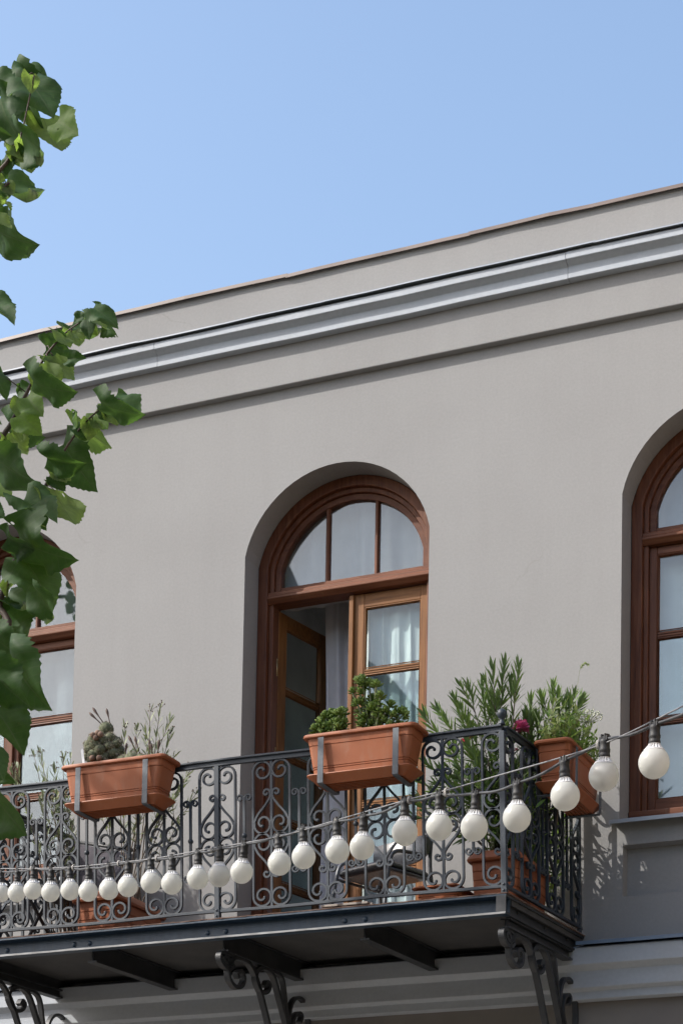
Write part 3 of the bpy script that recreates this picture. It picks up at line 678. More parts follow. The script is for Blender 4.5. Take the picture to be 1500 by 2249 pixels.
def leaf(x0, x1, z0, z1, bars, y0, y1, mats, name, glassmat, xf=None, stile=0.08, low=0.0, lab=None, toprail=0.095):
    """a glazed leaf; bars = heights of the glazing bars; returns the leaf object"""
    mv, mh = mats
    def fin(mb, nm, parent, bev=0.004):
        if xf: mb.v = [xf(*q) for q in mb.v]
        return mb.build(nm, parent, bevel=bev)
    ym = (y0 + y1) / 2
    mb = MB(mv)
    mb.box(x0, x0 + stile, y0, y1, z0, z1); mb.box(x1 - stile, x1, y0, y1, z0, z1)
    mb.use(mh)
    mb.box(x0 + stile, x1 - stile, y0 + .001, y1 - .001, z1 - toprail, z1 - 0.001)
    zb = z0 + 0.10 + low
    mb.box(x0 + stile, x1 - stile, y0 + .001, y1 - .001, z0 + 0.001, z0 + 0.10)
    if low:
        mb.use(mv); mb.box(x0 + stile, x1 - stile, ym - .008, ym + .008, z0 + 0.10, zb - 0.06)
        mb.use(mh); mb.box(x0 + stile, x1 - stile, y0 + .001, y1 - .001, zb - 0.06, zb)
    lf = fin(mb, name, house)
    if lab: lf['label'] = lab
    lv = [zb] + list(bars) + [z1 - toprail]
    for b in bars:
        mb = MB(mh)
        yb = y0 + 0.004
        mb.prism([(yb + .012, b - .020), (yb, b - .014), (yb, b - .003), (yb + .010, b), (yb, b + .003), (yb, b + .014), (yb + .012, b + .020), (y1 - .004, b + .016), (y1 - .004, b - .016)], 'x', x0 + stile, x1 - stile)
        fin(mb, 'glazing_bar', lf, 0)
    for i in range(len(lv) - 1):
        a = lv[i] + (0.02 if i else 0); b = lv[i + 1] - (0.02 if i < len(lv) - 2 else 0)
        fr = MB(mv)                                  # bead round the pane
        o = [(x0 + stile, a), (x1 - stile, a), (x1 - stile, b), (x0 + stile, b)]
        q = 0.013; n_ = [(x0 + stile + q, a + q), (x1 - stile - q, a + q), (x1 - stile - q, b - q), (x0 + stile + q, b - q)]
        fr.strip([[(x, y0 + .005, z) for x, z in o], [(x, y0 + .003, z) for x, z in [((u[0] + v[0]) / 2, (u[1] + v[1]) / 2) for u, v in zip(o, n_)]], [(x, ym, z) for x, z in n_]], close=True)
        fin(fr, 'bead', lf, 0)
        pn = MB(glassmat); pn.box(x0 + stile + .002, x1 - stile - .002, ym, ym + .004, a + .002, b - .002)
        fin(pn, 'pane', lf, 0)
    return lf

for cx, zb, kind in WIN:
    fz = zb + (0.02 if kind == 'window' else 0.0)
    ins = 0.075
    f = MB(M['wood_arc'] if False else M['wood']); ring(f, cx, 0.0015, ins, 0.205, 0.355, fz)
    fo = f.build('window_frame' if kind == 'window' else 'door_frame', house, bevel=0.006)
    f = MB(M['wood']); ring(f, cx, ins, 0.108, 0.238, 0.352, fz); f.build('inner_frame', fo, bevel=0.005)
    # fanlight sash
    f = MB(M['wood_arc']); ring(f, cx, 0.108, 0.150, 0.262, 0.325, TR1, 28)
    f.use(M['wood_h']); f.box(cx - HW + .150, cx + HW - .150, 0.264, 0.323, TR1, TR1 + 0.036)
    f.build('fanlight_sash', fo, bevel=0.004)
    t = MB(M['wood_h'])
    t.prism([(0.35, TR0), (0.225, TR0), (0.195, TR0 + 0.030), (0.195, TR0 + 0.045), (0.212, TR0 + 0.058), (0.212, TR1 - 0.012), (0.225, TR1), (0.35, TR1)], 'x', cx - HW + ins, cx + HW - ins)
    t.build('transom', fo, bevel=0.003)
    for s in (-1, 1):
        b = MB(M['wood']); xm = cx + s * 0.184
        zt = ARC_Z + math.sqrt((ARC_R - .15) ** 2 - (abs(xm - cx) + .014) ** 2) + 0.01
        b.prism([(xm - .014, 0.31), (xm - .014, 0.275), (xm - .006, 0.266), (xm + .006, 0.266), (xm + .014, 0.275), (xm + .014, 0.31)], 'z', TR1 + .035, zt)
        b.build('mullion', fo)
    e = HW - .150
    for xa, xb in ((cx - e, cx - .198), (cx - .170, cx + .170), (cx + .198, cx + e)):
        arc_pane(cx, 0.148, xa - (.002 if xa < cx - .4 else 0), xb + (.002 if xb > cx + .4 else 0), TR1 + 0.034, 0.29, 'pane', M['glass'] if cx > -4 else M['glass_sky'], fo)
    if kind == 'window':
        zt = TR0 - 0.004; z0 = fz + 0.105
        b = MB(M['wood_h']); b.box(cx - HW + .002, cx + HW - .002, 0.185, 0.352, fz - .018, fz + 0.10); b.build('bottom_rail', fo, bevel=0.008)
        for x0, x1 in ((cx - HW + .108, cx - .012), (cx + .012, cx + HW - .108)):
            leaf(x0, x1, z0 - .02, zt, (6.643, 6.082), 0.262, 0.315, (M['wood'], M['wood_h']), 'window_sash', M['glass'] if cx > -4 else M['glass_sky'], stile=0.05, toprail=0.05)
        b = MB(M['wood']); b.box(cx - .026, cx + .026, 0.240, 0.2615, z0, zt - .002); b.build('cover_strip', fo, bevel=0.006)
        s = MB(M['flash'])
        s.prism([(0.2, zb + .018), (-0.070, zb + .002), (-0.074, zb - .024), (-0.068, zb - .024), (-0.064, zb - .002), (0.2, zb + .006)], 'x', cx - .725, cx + .70)
        s.build('window_sill', house)
    else:
        # right leaf closed, left leaf swung into the room
        leaf(cx + .012, cx + HW - .075, zb + .02, TR0 - .006, (6.674, 6.214, 5.754, 5.294), 0.272, 0.318, (M['oak'], M['oak_h']), 'door_leaf', M['glass_door'], stile=0.09, low=0.22, lab='closed right door leaf with white curtained panes')
        b = MB(M['oak']); b.box(cx - .004, cx + .030, 0.250, 0.2715, zb + .03, TR0 - .012); b.build('cover_strip', fo, bevel=0.006)
        hx, hy = cx - HW + .112, 0.325
        an = R(79)
        def swing(x, y, z, hx=hx, hy=hy, an=an):
            dx, dy = x - hx, y - hy
            return (hx + dx * math.cos(an) - dy * math.sin(an), hy + dx * math.sin(an) + dy * math.cos(an), z)
        lf = leaf(hx, hx + .60, zb + .02, TR0 - .012, (6.674, 6.214, 5.754, 5.294), hy, hy + .046, (M['oak'], M['oak_h']), 'door_leaf', M['glass_door'], swing, stile=0.09, low=0.22, lab='left door leaf standing open into the room')
        for hz in (6.80, 6.17, 5.4):
            h = MB(M['brass']); h.tube([(hx - .006, hy - .012, hz - .055), (hx - .006, hy - .012, hz + .055)], 0.008, 8); h.ball((hx - .006, hy - .012, hz + .06), 0.009, 8, 5)
            h.build('hinge', lf)

# unseen houses added for the light; they bounce warm light and cut off sky
def added_neighbour(label, x0, x1, y0, y1, h, wins):
    t = thing('added_house', label, 'house', ((x0 + x1) / 2, (y0 + y1) / 2, 0))
    w = MB(M['added_neighbour']); w.box(x0, x1, y0, y1, 0.0, h); w.build('wall', t)
    w = MB(M['coping']); w.box(x0 - .25, x1 + .25, y0 - .25, y1 + .25, h + .002, h + .25); w.build('roof', t)
    for box_ in wins:
        f = MB(M['mould']); f.box(*box_); fo = f.build('window', t)
        a = list(box_); k = 0 if abs(a[1] - a[0]) < .5 else 2
        b0 = list(a)
        b0[4] += .1; b0[5] -= .1; j = 2 - k; b0[j] += .1; b0[j + 1] -= .1
        b0[k] -= .02; b0[k + 1] += .02
        g = MB(M['rubber']); g.box(*b0); g.build('pane', fo)
M['added_neighbour'] = simple('sandy_render', (0.56, 0.45, 0.36), (0.62, 0.51, 0.42), 0.9, 1.2)
added_neighbour('unseen sandy house wing added at a right angle beyond the right frame edge to bounce warm light', 7.3, 15, -13, -.3, 11.0, [(7.2, 7.36, y, y + 1.1, z, z + 1.9) for y in (-12, -9.4, -6.8, -4.2) for z in (1.2, 4.8, 8.2)])
added_neighbour('long unseen sandy house added across the street behind the camera to cut off low sky', -34, 30, -32, -22, 10.5, [(x, x + 1.2, -22.06, -21.9, z, z + 1.9) for x in range(-32, 28, 4) for z in (1.2, 4.6, 7.8)])

# ------------------------------------------------------------------ curtains
def curtain(name, label, x0, x1, z0, z1, y, mat, waves, amp, seed, top=None):
    rnd = random.Random(seed)
    mb = MB(mat); n = int(waves * 10); rows = []
    ph = [rnd.uniform(0, 6.28) for _ in range(6)]
    levels = 14
    for j in range(levels + 1):
        z = z0 + (z1 - z0) * j / levels
        row = []
        for i in range(n + 1):
            u = i / n; x = x0 + (x1 - x0) * u
            sp = u * waves * 2 * PI
            yy = y + amp * (math.sin(sp + ph[0] + 0.5 * math.sin(sp * .37 + ph[1])) + 0.45 * math.sin(sp * 1.7 + ph[2] + z * 1.5) + 0.3 * math.sin(z * 4 + sp * .5 + ph[3]))
            row.append((x + 0.01 * math.sin(z * 3 + ph[4] + sp), yy, z))
        rows.append(row)
    if top:
        rows = [[(q[0], q[1], min(q[2], top(q[0]))) for q in r] for r in rows]
    mb.strip(rows, smooth=True)
    o = mb.build(name, None, origin=((x0 + x1) / 2, y, z0), fix=False)
    sd = o.modifiers.new('cloth', 'SOLIDIFY'); sd.thickness = 0.002
    return tag(o, label, 'curtain')
cx = -1.674
curtain('curtain', 'white gathered curtain behind the panes of the closed balcony door leaf', cx + .05, cx + HW - .12, 4.78, TR0 - .03, 0.372, M['curtain'], 5, 0.012, 3)
tops = lambda c: (lambda x: ARC_Z + math.sqrt(max((ARC_R - .06) ** 2 - (x - c) ** 2, 0)))
for c, nm in ((-4.38, 'left'), (-1.674, 'middle'), (1.0, 'right')):
    curtain('fanlight_curtain', 'grey curtain behind the fanlight of the %s arched %s' % (nm, 'door' if nm == 'middle' else 'window'), c - .6, c + .6, TR0 + .02, 8.05, 0.43, M['blind'] if c > -4 else M['dim'], 6, 0.016, 5, tops(c))
curtain('curtain', 'white curtain behind the lower panes of the right arched window', 0.40, 1.6, 5.45, 7.24, 0.40, M['curtain'], 4, 0.010, 9)
curtain('curtain', 'darkened grey curtain behind the lower panes of the left arched window', -4.98, -3.78, 5.45, 7.24, 0.40, M['dim'], 4, 0.010, 12)
curtain('drape', 'pale grey drape hanging just inside the room between the two door leaves', -2.02, -1.60, 4.64, 7.9, 0.62, M['drape'], 3, 0.030, 14)

# ------------------------------------------------------------------ balcony
BX0, BX1, BD = -3.78, 0.0, 1.19
KS = 0.10 / 1.19                         # the balcony runs slightly askew to the wall
LEAN = 0.03
def SK(x, y, z): return (x + KS * (y + BD), y, z)
def skewed(mb):
    mb.v = [SK(*q) for q in mb.v]; return mb
balc = thing('balcony', 'iron balcony with scrollwork railing on curled brackets below the middle door', 'balcony', (-1.89, -0.6, DECK))
BL = Vector(balc.location)

d = MB(M['under']); d.box(BX0 + .01, BX1 - .01, -BD + .10, -.003, 4.602, 4.640)
skewed(d).build('deck_slab', balc)
# flaking rusty sheet edge of the deck
d = MB(M['rust']); rows = []
n = 190
for i in range(n + 1):
    x = BX0 - .005 + (BX1 - BX0 + .012) * i / n
    j1 = 0.006 * noise.noise((x * 9, 1, 0)) + 0.003 * noise.noise((x * 31, 2, 0)); j2 = 0.003 * noise.noise((x * 13, 5, 0)) + 0.002 * noise.noise((x * 40, 5, 0))
    rows.append([(x, -.004, 4.657), (x, -BD - .002 + j1, 4.657 + j2), (x, -BD - .002 + j1, 4.651 + j2), (x, -.004, 4.651)])
d.strip(rows, close=True); d.add(rows[0], [(3, 2, 1, 0)]); d.add(rows[-1], [(0, 1, 2, 3)])
skewed(d).build('deck_edge', balc)
# front channel beam: web, two flanges, worn lower lip coloured as sunlit, rivets
b = MB(M['beam'])
b.box(BX0, BX1, -BD + .060, -BD + .070, 4.532, 4.638)
b.prism([(-BD, 4.638), (-BD, 4.649), (-BD + .059, 4.649), (-BD + .059, 4.630)], 'x', BX0, BX1)
b.prism([(-BD - .006, 4.530), (-BD - .006, 4.540), (-BD + .059, 4.548), (-BD + .059, 4.530)], 'x', BX0, BX1)
fb = b.build('edge_beam', balc)
b = MB(M['lip']); rows = []
for i in range(121):
    x = BX0 + (BX1 - BX0) * i / 120
    t = 0.002 * noise.noise((x * 6, 0, 3)); u = 0.0015 * noise.noise((x * 17, 2, 3))
    rows.append([(x, -BD - .0085, 4.5305 + u), (x, -BD - .0085, 4.5415 + t), (x, -BD - .003, 4.5435 + t), (x, -BD - .003, 4.5305)])
b.strip(rows, close=True); b.build('flange_lip', fb)
for x in (-3.56, -3.44, -2.936, -2.823, -1.977, -1.85, -1.047, -0.913, -0.05):
    r = MB(M['beam']); r.lathe([(.017, 0), (.0165, .004), (.012, .009), (.006, .0115), (.001, .012)], (x, -BD + .061, 4.585), 12, (0, -1, 0)); r.build('rivet', fb)
# side channels
for sx in (BX0, BX1):
    s = 1 if sx == BX1 else -1
    b = MB(M['black_iron'])
    b.box(min(sx - .045 * s, sx - .035 * s), max(sx - .045 * s, sx - .035 * s), -BD + .045, -.004, 4.532, 4.648)
    for z0, z1 in ((4.634, 4.648), (4.531, 4.544)):
        b.box(min(sx - .036 * s, sx), max(sx - .036 * s, sx), -BD + .001, -.004, z0, z1)
    b.box(min(sx - .06 * s, sx), max(sx - .06 * s, sx), -BD - .003, -BD + .001, 4.543, 4.64)
    sb = skewed(b).build('edge_beam', balc)
    for y in (-.95, -.55, -.2):
        r = MB(M['black_iron']); r.lathe([(.012, 0), (.008, .006), (.001, .008)], (sx - .034 * s, y, 4.59), 10, (s, 0, 0)); skewed(r).build('rivet', sb)
# joists under the deck
for x in (BX0 + .045, -2.83, -1.89, -0.94, BX1 - .045):
    b = MB(M['black_iron']); e = abs(x + 1.89) > 1.8
    zt = 4.529 if e else 4.601
    b.box(x - .032, x + .032, -BD + .098, -.006, 4.468, 4.480)
    b.box(x - .006, x + .006, -BD + .098, -.006, 4.480, zt - .008)
    b.box(x - .032, x + .032, -BD + .098, -.006, zt - .009, zt)
    skewed(b).build('joist', balc)

# scrollwork pieces, (u, v) in the panel plane, v from 0 to 0.93
VS = 0.915 / 0.93
def outer_path():
    pts = []
    for i in range(31, -1, -1):                     # top curl, from the eye outwards
        t = i / 31; a = 510 * t
        r = 0.062 if a < 140 else 0.062 - (a - 140) / 370 * 0.047
        pts.append((0.0625 + r * math.cos(R(a)), 0.863 + r * math.sin(R(a))))
    pts += [(0.1245, 0.82), (0.1245, 0.6), (0.1245, 0.35), (0.1245, 0.11)]
    pts += [(x, 0.93 - y) for x, y in reversed(pts[:32])]
    return pts
def heart_path():
    pts = []
    for i in range(13, -1, -1):                     # small upper curl
        a = 180 - 330 * i / 13; r = 0.027 - 0.019 * i / 13
        pts.append((0.034 + r * math.cos(R(a)), 0.722 + r * math.sin(R(a))))
    pts += smooth_path([(0.0075, 0.712), (0.010, 0.690), (0.046, 0.640), (0.092, 0.588), (0.1165, 0.540)], 5)[1:]
    for i in range(1, 25):
        a = -440 * i / 24; r = 0.058 if -a < 120 else 0.058 - (-a - 120) / 320 * 0.044
        pts.append((0.0590 + r * math.cos(R(a)), 0.528 + r * math.sin(R(a)) * 1.08))
    return pts
def eye(mb, p, to3, rad=0.0105):
    mb.ball(to3(p[0], p[1], 0), rad, 8, 5)
def rail_meshes(to3, tagname):
    res = {}
    for s, nm in ((1, 'r'), (-1, 'l')):
        f = lambda u, v, w, s=s: to3(u * s, v * VS, w)
        mb = MB(M['iron']); pth = outer_path(); mb.ribbon(pth, 0.0125, 0.018, f); eye(mb, pth[0], f); eye(mb, pth[-1], f)
        res['outer_' + nm] = finish(mb)
        for up_ in (1, 0):
            g = (lambda u, v, w, f=f: f(u, v, w)) if up_ else (lambda u, v, w, f=f: f(u, 0.93 - v, w))
            mb = MB(M['iron']); pth = heart_path(); mb.ribbon(pth, 0.0125, 0.017, g); eye(mb, pth[0], g, .009); eye(mb, pth[-1], g)
            res['heart%d_%s' % (up_, nm)] = finish(mb)
    # baluster between two panels, with a scrolled fork at both ends and a collar
    mb = MB(M['iron'])
    mb.ribbon([(0, .245), (0, .685)], 0.0145, 0.015, lambda u, v, w: to3(u, v * VS, w))
    for s in (1, -1):
        for q in (1, 0):
            g = (lambda u, v, w: to3(u, v * VS, w)) if q else (lambda u, v, w: to3(u, (0.93 - v) * VS, w))
            pts = [(0.001 * s, .655), (0.003 * s, .680)]
            for i in range(15):
                a = 165 - 400 * i / 14; r = 0.0245 - 0.016 * i / 14
                pts.append((s * (0.0285 + r * math.cos(R(a))), .706 + r * math.sin(R(a))))
            mb.ribbon(pts, 0.0095, 0.014, g); eye(mb, pts[-1], g, .0075)
    mb.ball(to3(0, .465 * VS, 0), 0.0175, 10, 7)
    res['baluster'] = finish(mb)
    mb = MB(M['iron']); mb.ribbon([(0, -0.004), (0, .932)], 0.0145, 0.0145, lambda u, v, w: to3(u, v * VS, w))
    res['bar'] = finish(mb)
    return res
def finish(mb):
    me = mb.mesh('railing')
    b = bmesh.new(); b.from_mesh(me); bmesh.ops.recalc_face_normals(b, faces=b.faces); b.to_mesh(me); b.free()
    return me
front3 = lambda u, v, w: (u - LEAN * v, w, v)
side3 = lambda u, v, w: (w + KS * u - LEAN * .6 * v, u, v)
FM, SM = rail_meshes(front3, 'f'), rail_meshes(side3, 's')
ZR = 4.706
def scrolls(parent, meshes, sides, loc=None):
    for s in sides:
        link('outer_scroll', meshes['outer_' + s], parent, loc); link('heart_scroll', meshes['heart1_' + s], parent, loc); link('heart_scroll', meshes['heart0_' + s], parent, loc)
def post(x, y, z0, z1, lean, sides, meshes, size=0.034, ball=False):
    p = MB(M['iron']); h = size / 2
    sk = KS * (y + BD)
    vs = []
    for z in (z0, z1):
        o = -lean * (z - ZR)
        vs += [(x + sk + a + o, y + b_, z) for a, b_ in ((-h, -h), (h, -h), (h, h), (-h, h))]
    p.add(vs, [(3, 2, 1, 0), (4, 5, 6, 7), (0, 1, 5, 4), (1, 2, 6, 5), (2, 3, 7, 6), (3, 0, 4, 7)])
    po = p.build('post', balc, bevel=0.003)
    rel = Vector((x + sk, y, ZR)) - BL
    scrolls(po, meshes, sides, rel)
    for z in (4.672, 4.708):
        r = MB(M['iron']); r.lathe([(.009, 0), (.007, .004), (.001, .006)], (x + sk, y - h, z), 8, (0, -1, 0)); r.build('rivet', po)
    return po
YR = -BD + .022
corner = post(BX1 - .02, YR, 4.655, 5.622, LEAN, '', FM)
mid = post(-1.89, YR, 4.655, 5.622, LEAN, 'lr', FM)
left = post(BX0 + .02, YR, 4.655, 5.622, LEAN, 'r', FM)
scrolls(corner, FM, 'l', Vector((BX1 - .02, YR, ZR)) - BL)
scrolls(corner, SM, 'r', Vector((BX1 - .02, YR, ZR)) - BL)
scrolls(left, SM, 'r', Vector((BX0 + .02, YR, ZR)) - BL)
# ball finials on the corner posts
for x in (BX1 - .02, BX0 + .02):
    f = MB(M['iron']); o = -LEAN * .95
    f.lathe([(.020, 0), (.021, .006), (.016, .014), (.012, .026), (.013, .034), (.019, .040), (.026, .050), (.0295, .062), (.0295, .070), (.026, .082), (.018, .091), (.008, .0955), (.001, .096)], (x + o, YR, 5.661), 16)
    f.build('finial', corner if x > -1 else left)
def panel(loc, meshes):
    p = link('scroll_panel', meshes['bar'], balc, Vector(loc) - BL)
    scrolls(p, meshes, 'lr')
PITCH = (1.87) / 5
for base in (-1.89, BX0 + .02):
    for k in range(5):
        x = base + PITCH * k
        if k: panel((x, YR, ZR), FM)
        link('baluster', FM['baluster'], balc, Vector((x + PITCH / 2, YR, ZR)) - BL)
for x in (BX1 - .02, BX0 + .02):
    for k in range(3):
        y = YR + .375 * k
        if k: panel((x + KS * (y + BD), y, ZR), SM)
        link('baluster', SM['baluster'], balc, Vector((x + KS * (y + .1875 + BD), y + .1875, ZR)) - BL)
    post(x, -.035, 4.657, 5.622, LEAN * .6, 'l', SM, .026)
# bottom and top rails
def rail(pts, prof, name, mat):
    """prof = (across, z) cross-section"""
    mb = MB(mat); rows = []
    for i, (q, nrm) in enumerate(pts):
        rows.append([(q[0] + nrm[0] * a, q[1] + nrm[1] * a, q[2] + z) for a, z in prof])
    mb.strip(rows, close=True); k = len(prof)
    mb.add(rows[0], [tuple(range(k))]); mb.add(rows[-1], [tuple(range(k - 1, -1, -1))])
    return mb.build(name, balc, bevel=0.0015)
sag = lambda t: -0.006 * math.sin(PI * t) ** 2
top_prof = [(-.026, .028), (-.026, .038), (-.022, .041), (.024, .041), (.026, .038), (.026, .028), (.012, .027), (.012, 0), (-.012, 0), (-.012, .027)]
bot_prof = [(-.011, -.009), (-.011, .009), (.011, .009), (.011, -.009)]
o = -LEAN * .92
fr = []
for i in range(33):
    t = i / 32; x = BX0 + .02 + (BX1 - BX0 - .04) * t
    fr.append(((x + o, YR + 0.006 * math.sin(t * 9), 5.620 + sag(t * 2 % 1)), (0, 1)))
rail(fr, top_prof, 'handrail', M['iron'])
fr = [((BX0 + .02 + (BX1 - BX0 - .04) * i / 32, YR, 4.702 + 0.004 * math.sin(i * .55)), (0, 1)) for i in range(33)]
rail(fr, bot_prof, 'bottom_rail', M['iron'])
for x in (BX1 - .02, BX0 + .02):
    rail([((x + o + KS * (y + BD), y, 5.621), (1, 0)) for y in (YR + .03, -.55, -.006)], top_prof, 'handrail', M['iron'])
    rail([((x + KS * (y + BD), y, 4.7025), (1, 0)) for y in (YR + .018, -.55, -.006)], bot_prof, 'bottom_rail', M['iron'])
# curled brackets
BR = [
 [(-1.045, 4.415), (-1.06, 4.44), (-1.085, 4.445), (-1.10, 4.43), (-1.085, 4.405), (-1.04, 4.40), (-1.00, 4.43), (-1.02, 4.458), (-1.085, 4.466), (-1.14, 4.445), (-1.14, 4.405), (-1.085, 4.374), (-1.02, 4.375), (-.985, 4.405)],
 [(-.925, 4.335), (-.940, 4.362), (-.895, 4.382), (-.858, 4.348), (-.880, 4.297), (-.955, 4.272), (-1.030, 4.310), (-1.042, 4.390), (-.990, 4.447), (-.900, 4.464), (-.800, 4.452), (-.705, 4.372), (-.600, 4.210), (-.490, 4.011), (-.350, 3.780), (-.170, 3.520), (-.020, 3.350)],
 [(-.600, 4.345), (-.575, 4.378), (-.545, 4.358), (-.575, 4.315), (-.650, 4.300), (-.715, 4.368), (-.695, 4.432), (-.600, 4.464), (-.500, 4.430), (-.400, 4.280), (-.290, 4.100), (-.160, 3.900), (-.020, 3.740)],
 [(-.520, 4.462), (-.420, 4.455), (-.370, 4.410), (-.335, 4.280), (-.300, 4.150), (-.262, 4.050)],
 [(-.150, 4.190), (-.125, 4.235), (-.165, 4.252), (-.222, 4.212), (-.240, 4.120), (-.190, 4.040)],
 [(-.300, 4.110), (-.275, 4.260), (-.220, 4.335), (-.140, 4.352), (-.072, 4.315), (-.030, 4.210), (-.024, 4.080), (-.060, 3.940), (-.020, 3.840)],
]
for x in (BX0 + .045, -1.89, BX1 - .045):
    br = None
    for k, pth in enumerate(BR):
        mb = MB(M['black_iron']); th = 0.026 if k in (1, 2) else 0.021
        mb.ribbon(smooth_path(pth, 6), th, 0.036, lambda u, v, w, x=x: SK(x + w, u, v))
        q = mb.build('bracket' if k == 0 else 'bracket_scroll', br if br else balc, bevel=0.003)
        if k == 0: br = q

# ------------------------------------------------------------------ planters
def rrect(hx, hy, r, z, n=5):
    pts = []
    for cx, cy, a0 in ((hx - r, hy - r, 0), (-hx + r, hy - r, 90), (-hx + r, -hy + r, 180), (hx - r, -hy + r, 270)):
        for i in range(n + 1):
            a = R(a0 + 90 * i / n)
            pts.append((cx + r * math.cos(a), cy + r * math.sin(a), z))
    return pts
def loft(mb, loops, smooth=False, cap0=True, cap1=True):
    mb.strip(loops, smooth=smooth, close=True); k = len(loops[0])
    if cap0: mb.add(loops[0], [tuple(range(k - 1, -1, -1))])
    if cap1: mb.add(loops[-1], [tuple(range(k))])
def shade(o, ang=35):
    for p_ in o.data.polygons: p_.use_smooth = True
    o.data.set_sharp_from_angle(angle=R(ang))
def window_box(label, x, y, z, rot, hx=0.35, straps=(-.235, .245), tilt=0.0):
    t = thing('planter', label, 'planter', (x, y, z), 'terracotta planters hooked on the railing')
    c, s = math.cos(rot), math.sin(rot); ct, st = math.cos(tilt), math.sin(tilt)
    def X(q):
        a, b, h = q; b, h = b * ct - h * st, b * st + h * ct
        return (x + a * c - b * s, y + a * s + b * c, z + h)
    def fin(mb, nm, par, sm=True):
        mb.v = [X(q) for q in mb.v]
        o = mb.build(nm, par)
        if sm: shade(o)
        return o
    mb = MB(M['terra'])
    def body(f, out=0.0):                           # f from 0 (foot) to 1 (under the rim)
        return rrect(hx - .066 + .040 * f + out, .082 + .020 * f + out, .030, .024 + .236 * f)
    L = [body(0)]
    for gf in (.20, .255, .80):
        L += [body(gf - .012), body(gf - .004, -.0035), body(gf + .004, -.0035), body(gf + .012)]
    L += [body(.97), body(1.0)]
    L += [rrect(hx - .012, .108, .034, .256), rrect(hx, .118, .040, .262), rrect(hx + .002, .119, .041, .272), rrect(hx - .002, .116, .040, .280), rrect(hx - .012, .106, .034, .284), rrect(hx - .028, .094, .026, .281), rrect(hx - .032, .090, .026, .250)]
    loft(mb, L, cap1=False)
    b = fin(mb, 'box', t)
    mb = MB(M['terra'])
    L = [rrect(hx - .092, .070, .03, -.016), rrect(hx - .086, .078, .03, -.020), rrect(hx - .058, .097, .034, .006), rrect(hx - .030, .114, .038, .026), rrect(hx - .026, .117, .040, .031), rrect(hx - .028, .116, .040, .036), rrect(hx - .034, .110, .037, .036), rrect(hx - .060, .090, .030, .018)]
    loft(mb, L)
    for yy in (-.05, -.025, 0, .025, .05):
        mb.box(-hx + .10, hx - .10, yy - .004, yy + .004, -.024, -.017)
    fin(mb, 'saucer', t)
    mb = MB(M['soil']); lp = rrect(hx - .031, .091, .026, .255); k = len(lp)
    mb.add(lp + [(0, 0, .262)], [(i, (i + 1) % k, k) for i in range(k)]); fin(mb, 'soil', t, False)
    for sx in straps:
        mb = MB(M['tube_strap'])
        path = [(-.122, .252), (-.1225, .012), (-.1215, -.022), (-.114, -.0275), (0, -.0275), (.118, -.0265), (.122, -.018), (.122, .245), (.128, .262)]
        mb.ribbon(path, 0.0045, 0.036, lambda u, v, w, sx=sx: (sx + w, u, v))
        fin(mb, 'strap', t, False)
    return t, X
M['tube_strap'] = simple('grey_painted_strap', (0.060, 0.072, 0.088), (0.10, 0.112, 0.126), 0.5, 14, bs=0.3, bscale=50)
box_cactus, XC = window_box('terracotta box with cacti on the front railing at left', -2.518, -1.318, 5.375, 0.0, 0.375)
box_jade, XJ = window_box('terracotta box with green succulents on the front railing by the door', -0.850, -1.318, 5.372, 0.0, 0.366)
box_weed, XW = window_box('terracotta box of weeds and flowers on the end railing at right', 0.152, -0.505, 5.372, R(90), 0.355)

def floor_pot(label, x, y, lx, ly, h):
    t = thing('deep_planter', label, 'planter', (x, y, DECK + .008), 'deep terracotta planters on the balcony floor')
    def X(mb):
        mb.v = [(x + a, y + b, DECK + .008 + c) for a, b, c in mb.v]; return mb
    mb = MB(M['terra'])
    def body(f, o=0): return rrect(lx * (.86 + .10 * f) + o, ly * (.90 + .06 * f) + o, .028, h * .80 * f)
    L = [body(0)]
    for gf in (.18, .38, .58, .78): L += [body(gf - .012), body(gf - .004, -.005), body(gf + .004, -.005), body(gf + .012)]
    L += [body(1), rrect(lx + .012, ly + .012, .035, h * .80), rrect(lx + .018, ly + .018, .036, h * .84), rrect(lx + .010, ly + .010, .034, h * .90), rrect(lx - .014, ly - .014, .028, h * .985), rrect(lx - .022, ly - .022, .026, h), rrect(lx - .030, ly - .030, .024, h * .985), rrect(lx - .034, ly - .034, .022, h * .90)]
    loft(mb, L, cap1=False); shade(X(mb).build('pot', t), 30)
    mb = MB(M['soil']); lp = rrect(lx - .033, ly - .033, .022, h * .92); k = len(lp)
    mb.add(lp + [(0, 0, h * .95)], [(i, (i + 1) % k, k) for i in range(k)]); X(mb).build('soil', t)
    return t
floor_pot('deep terracotta planter holding the oleander in the right balcony corner', -0.165, -0.66, .155, .30, .33)
floor_pot('deep terracotta planter holding the pale oleander at the left of the balcony', -2.96, -0.53, .165, .32, .35)
floor_pot('low terracotta trough lying beside the black chair', -0.50, -0.80, .14, .24, .13)

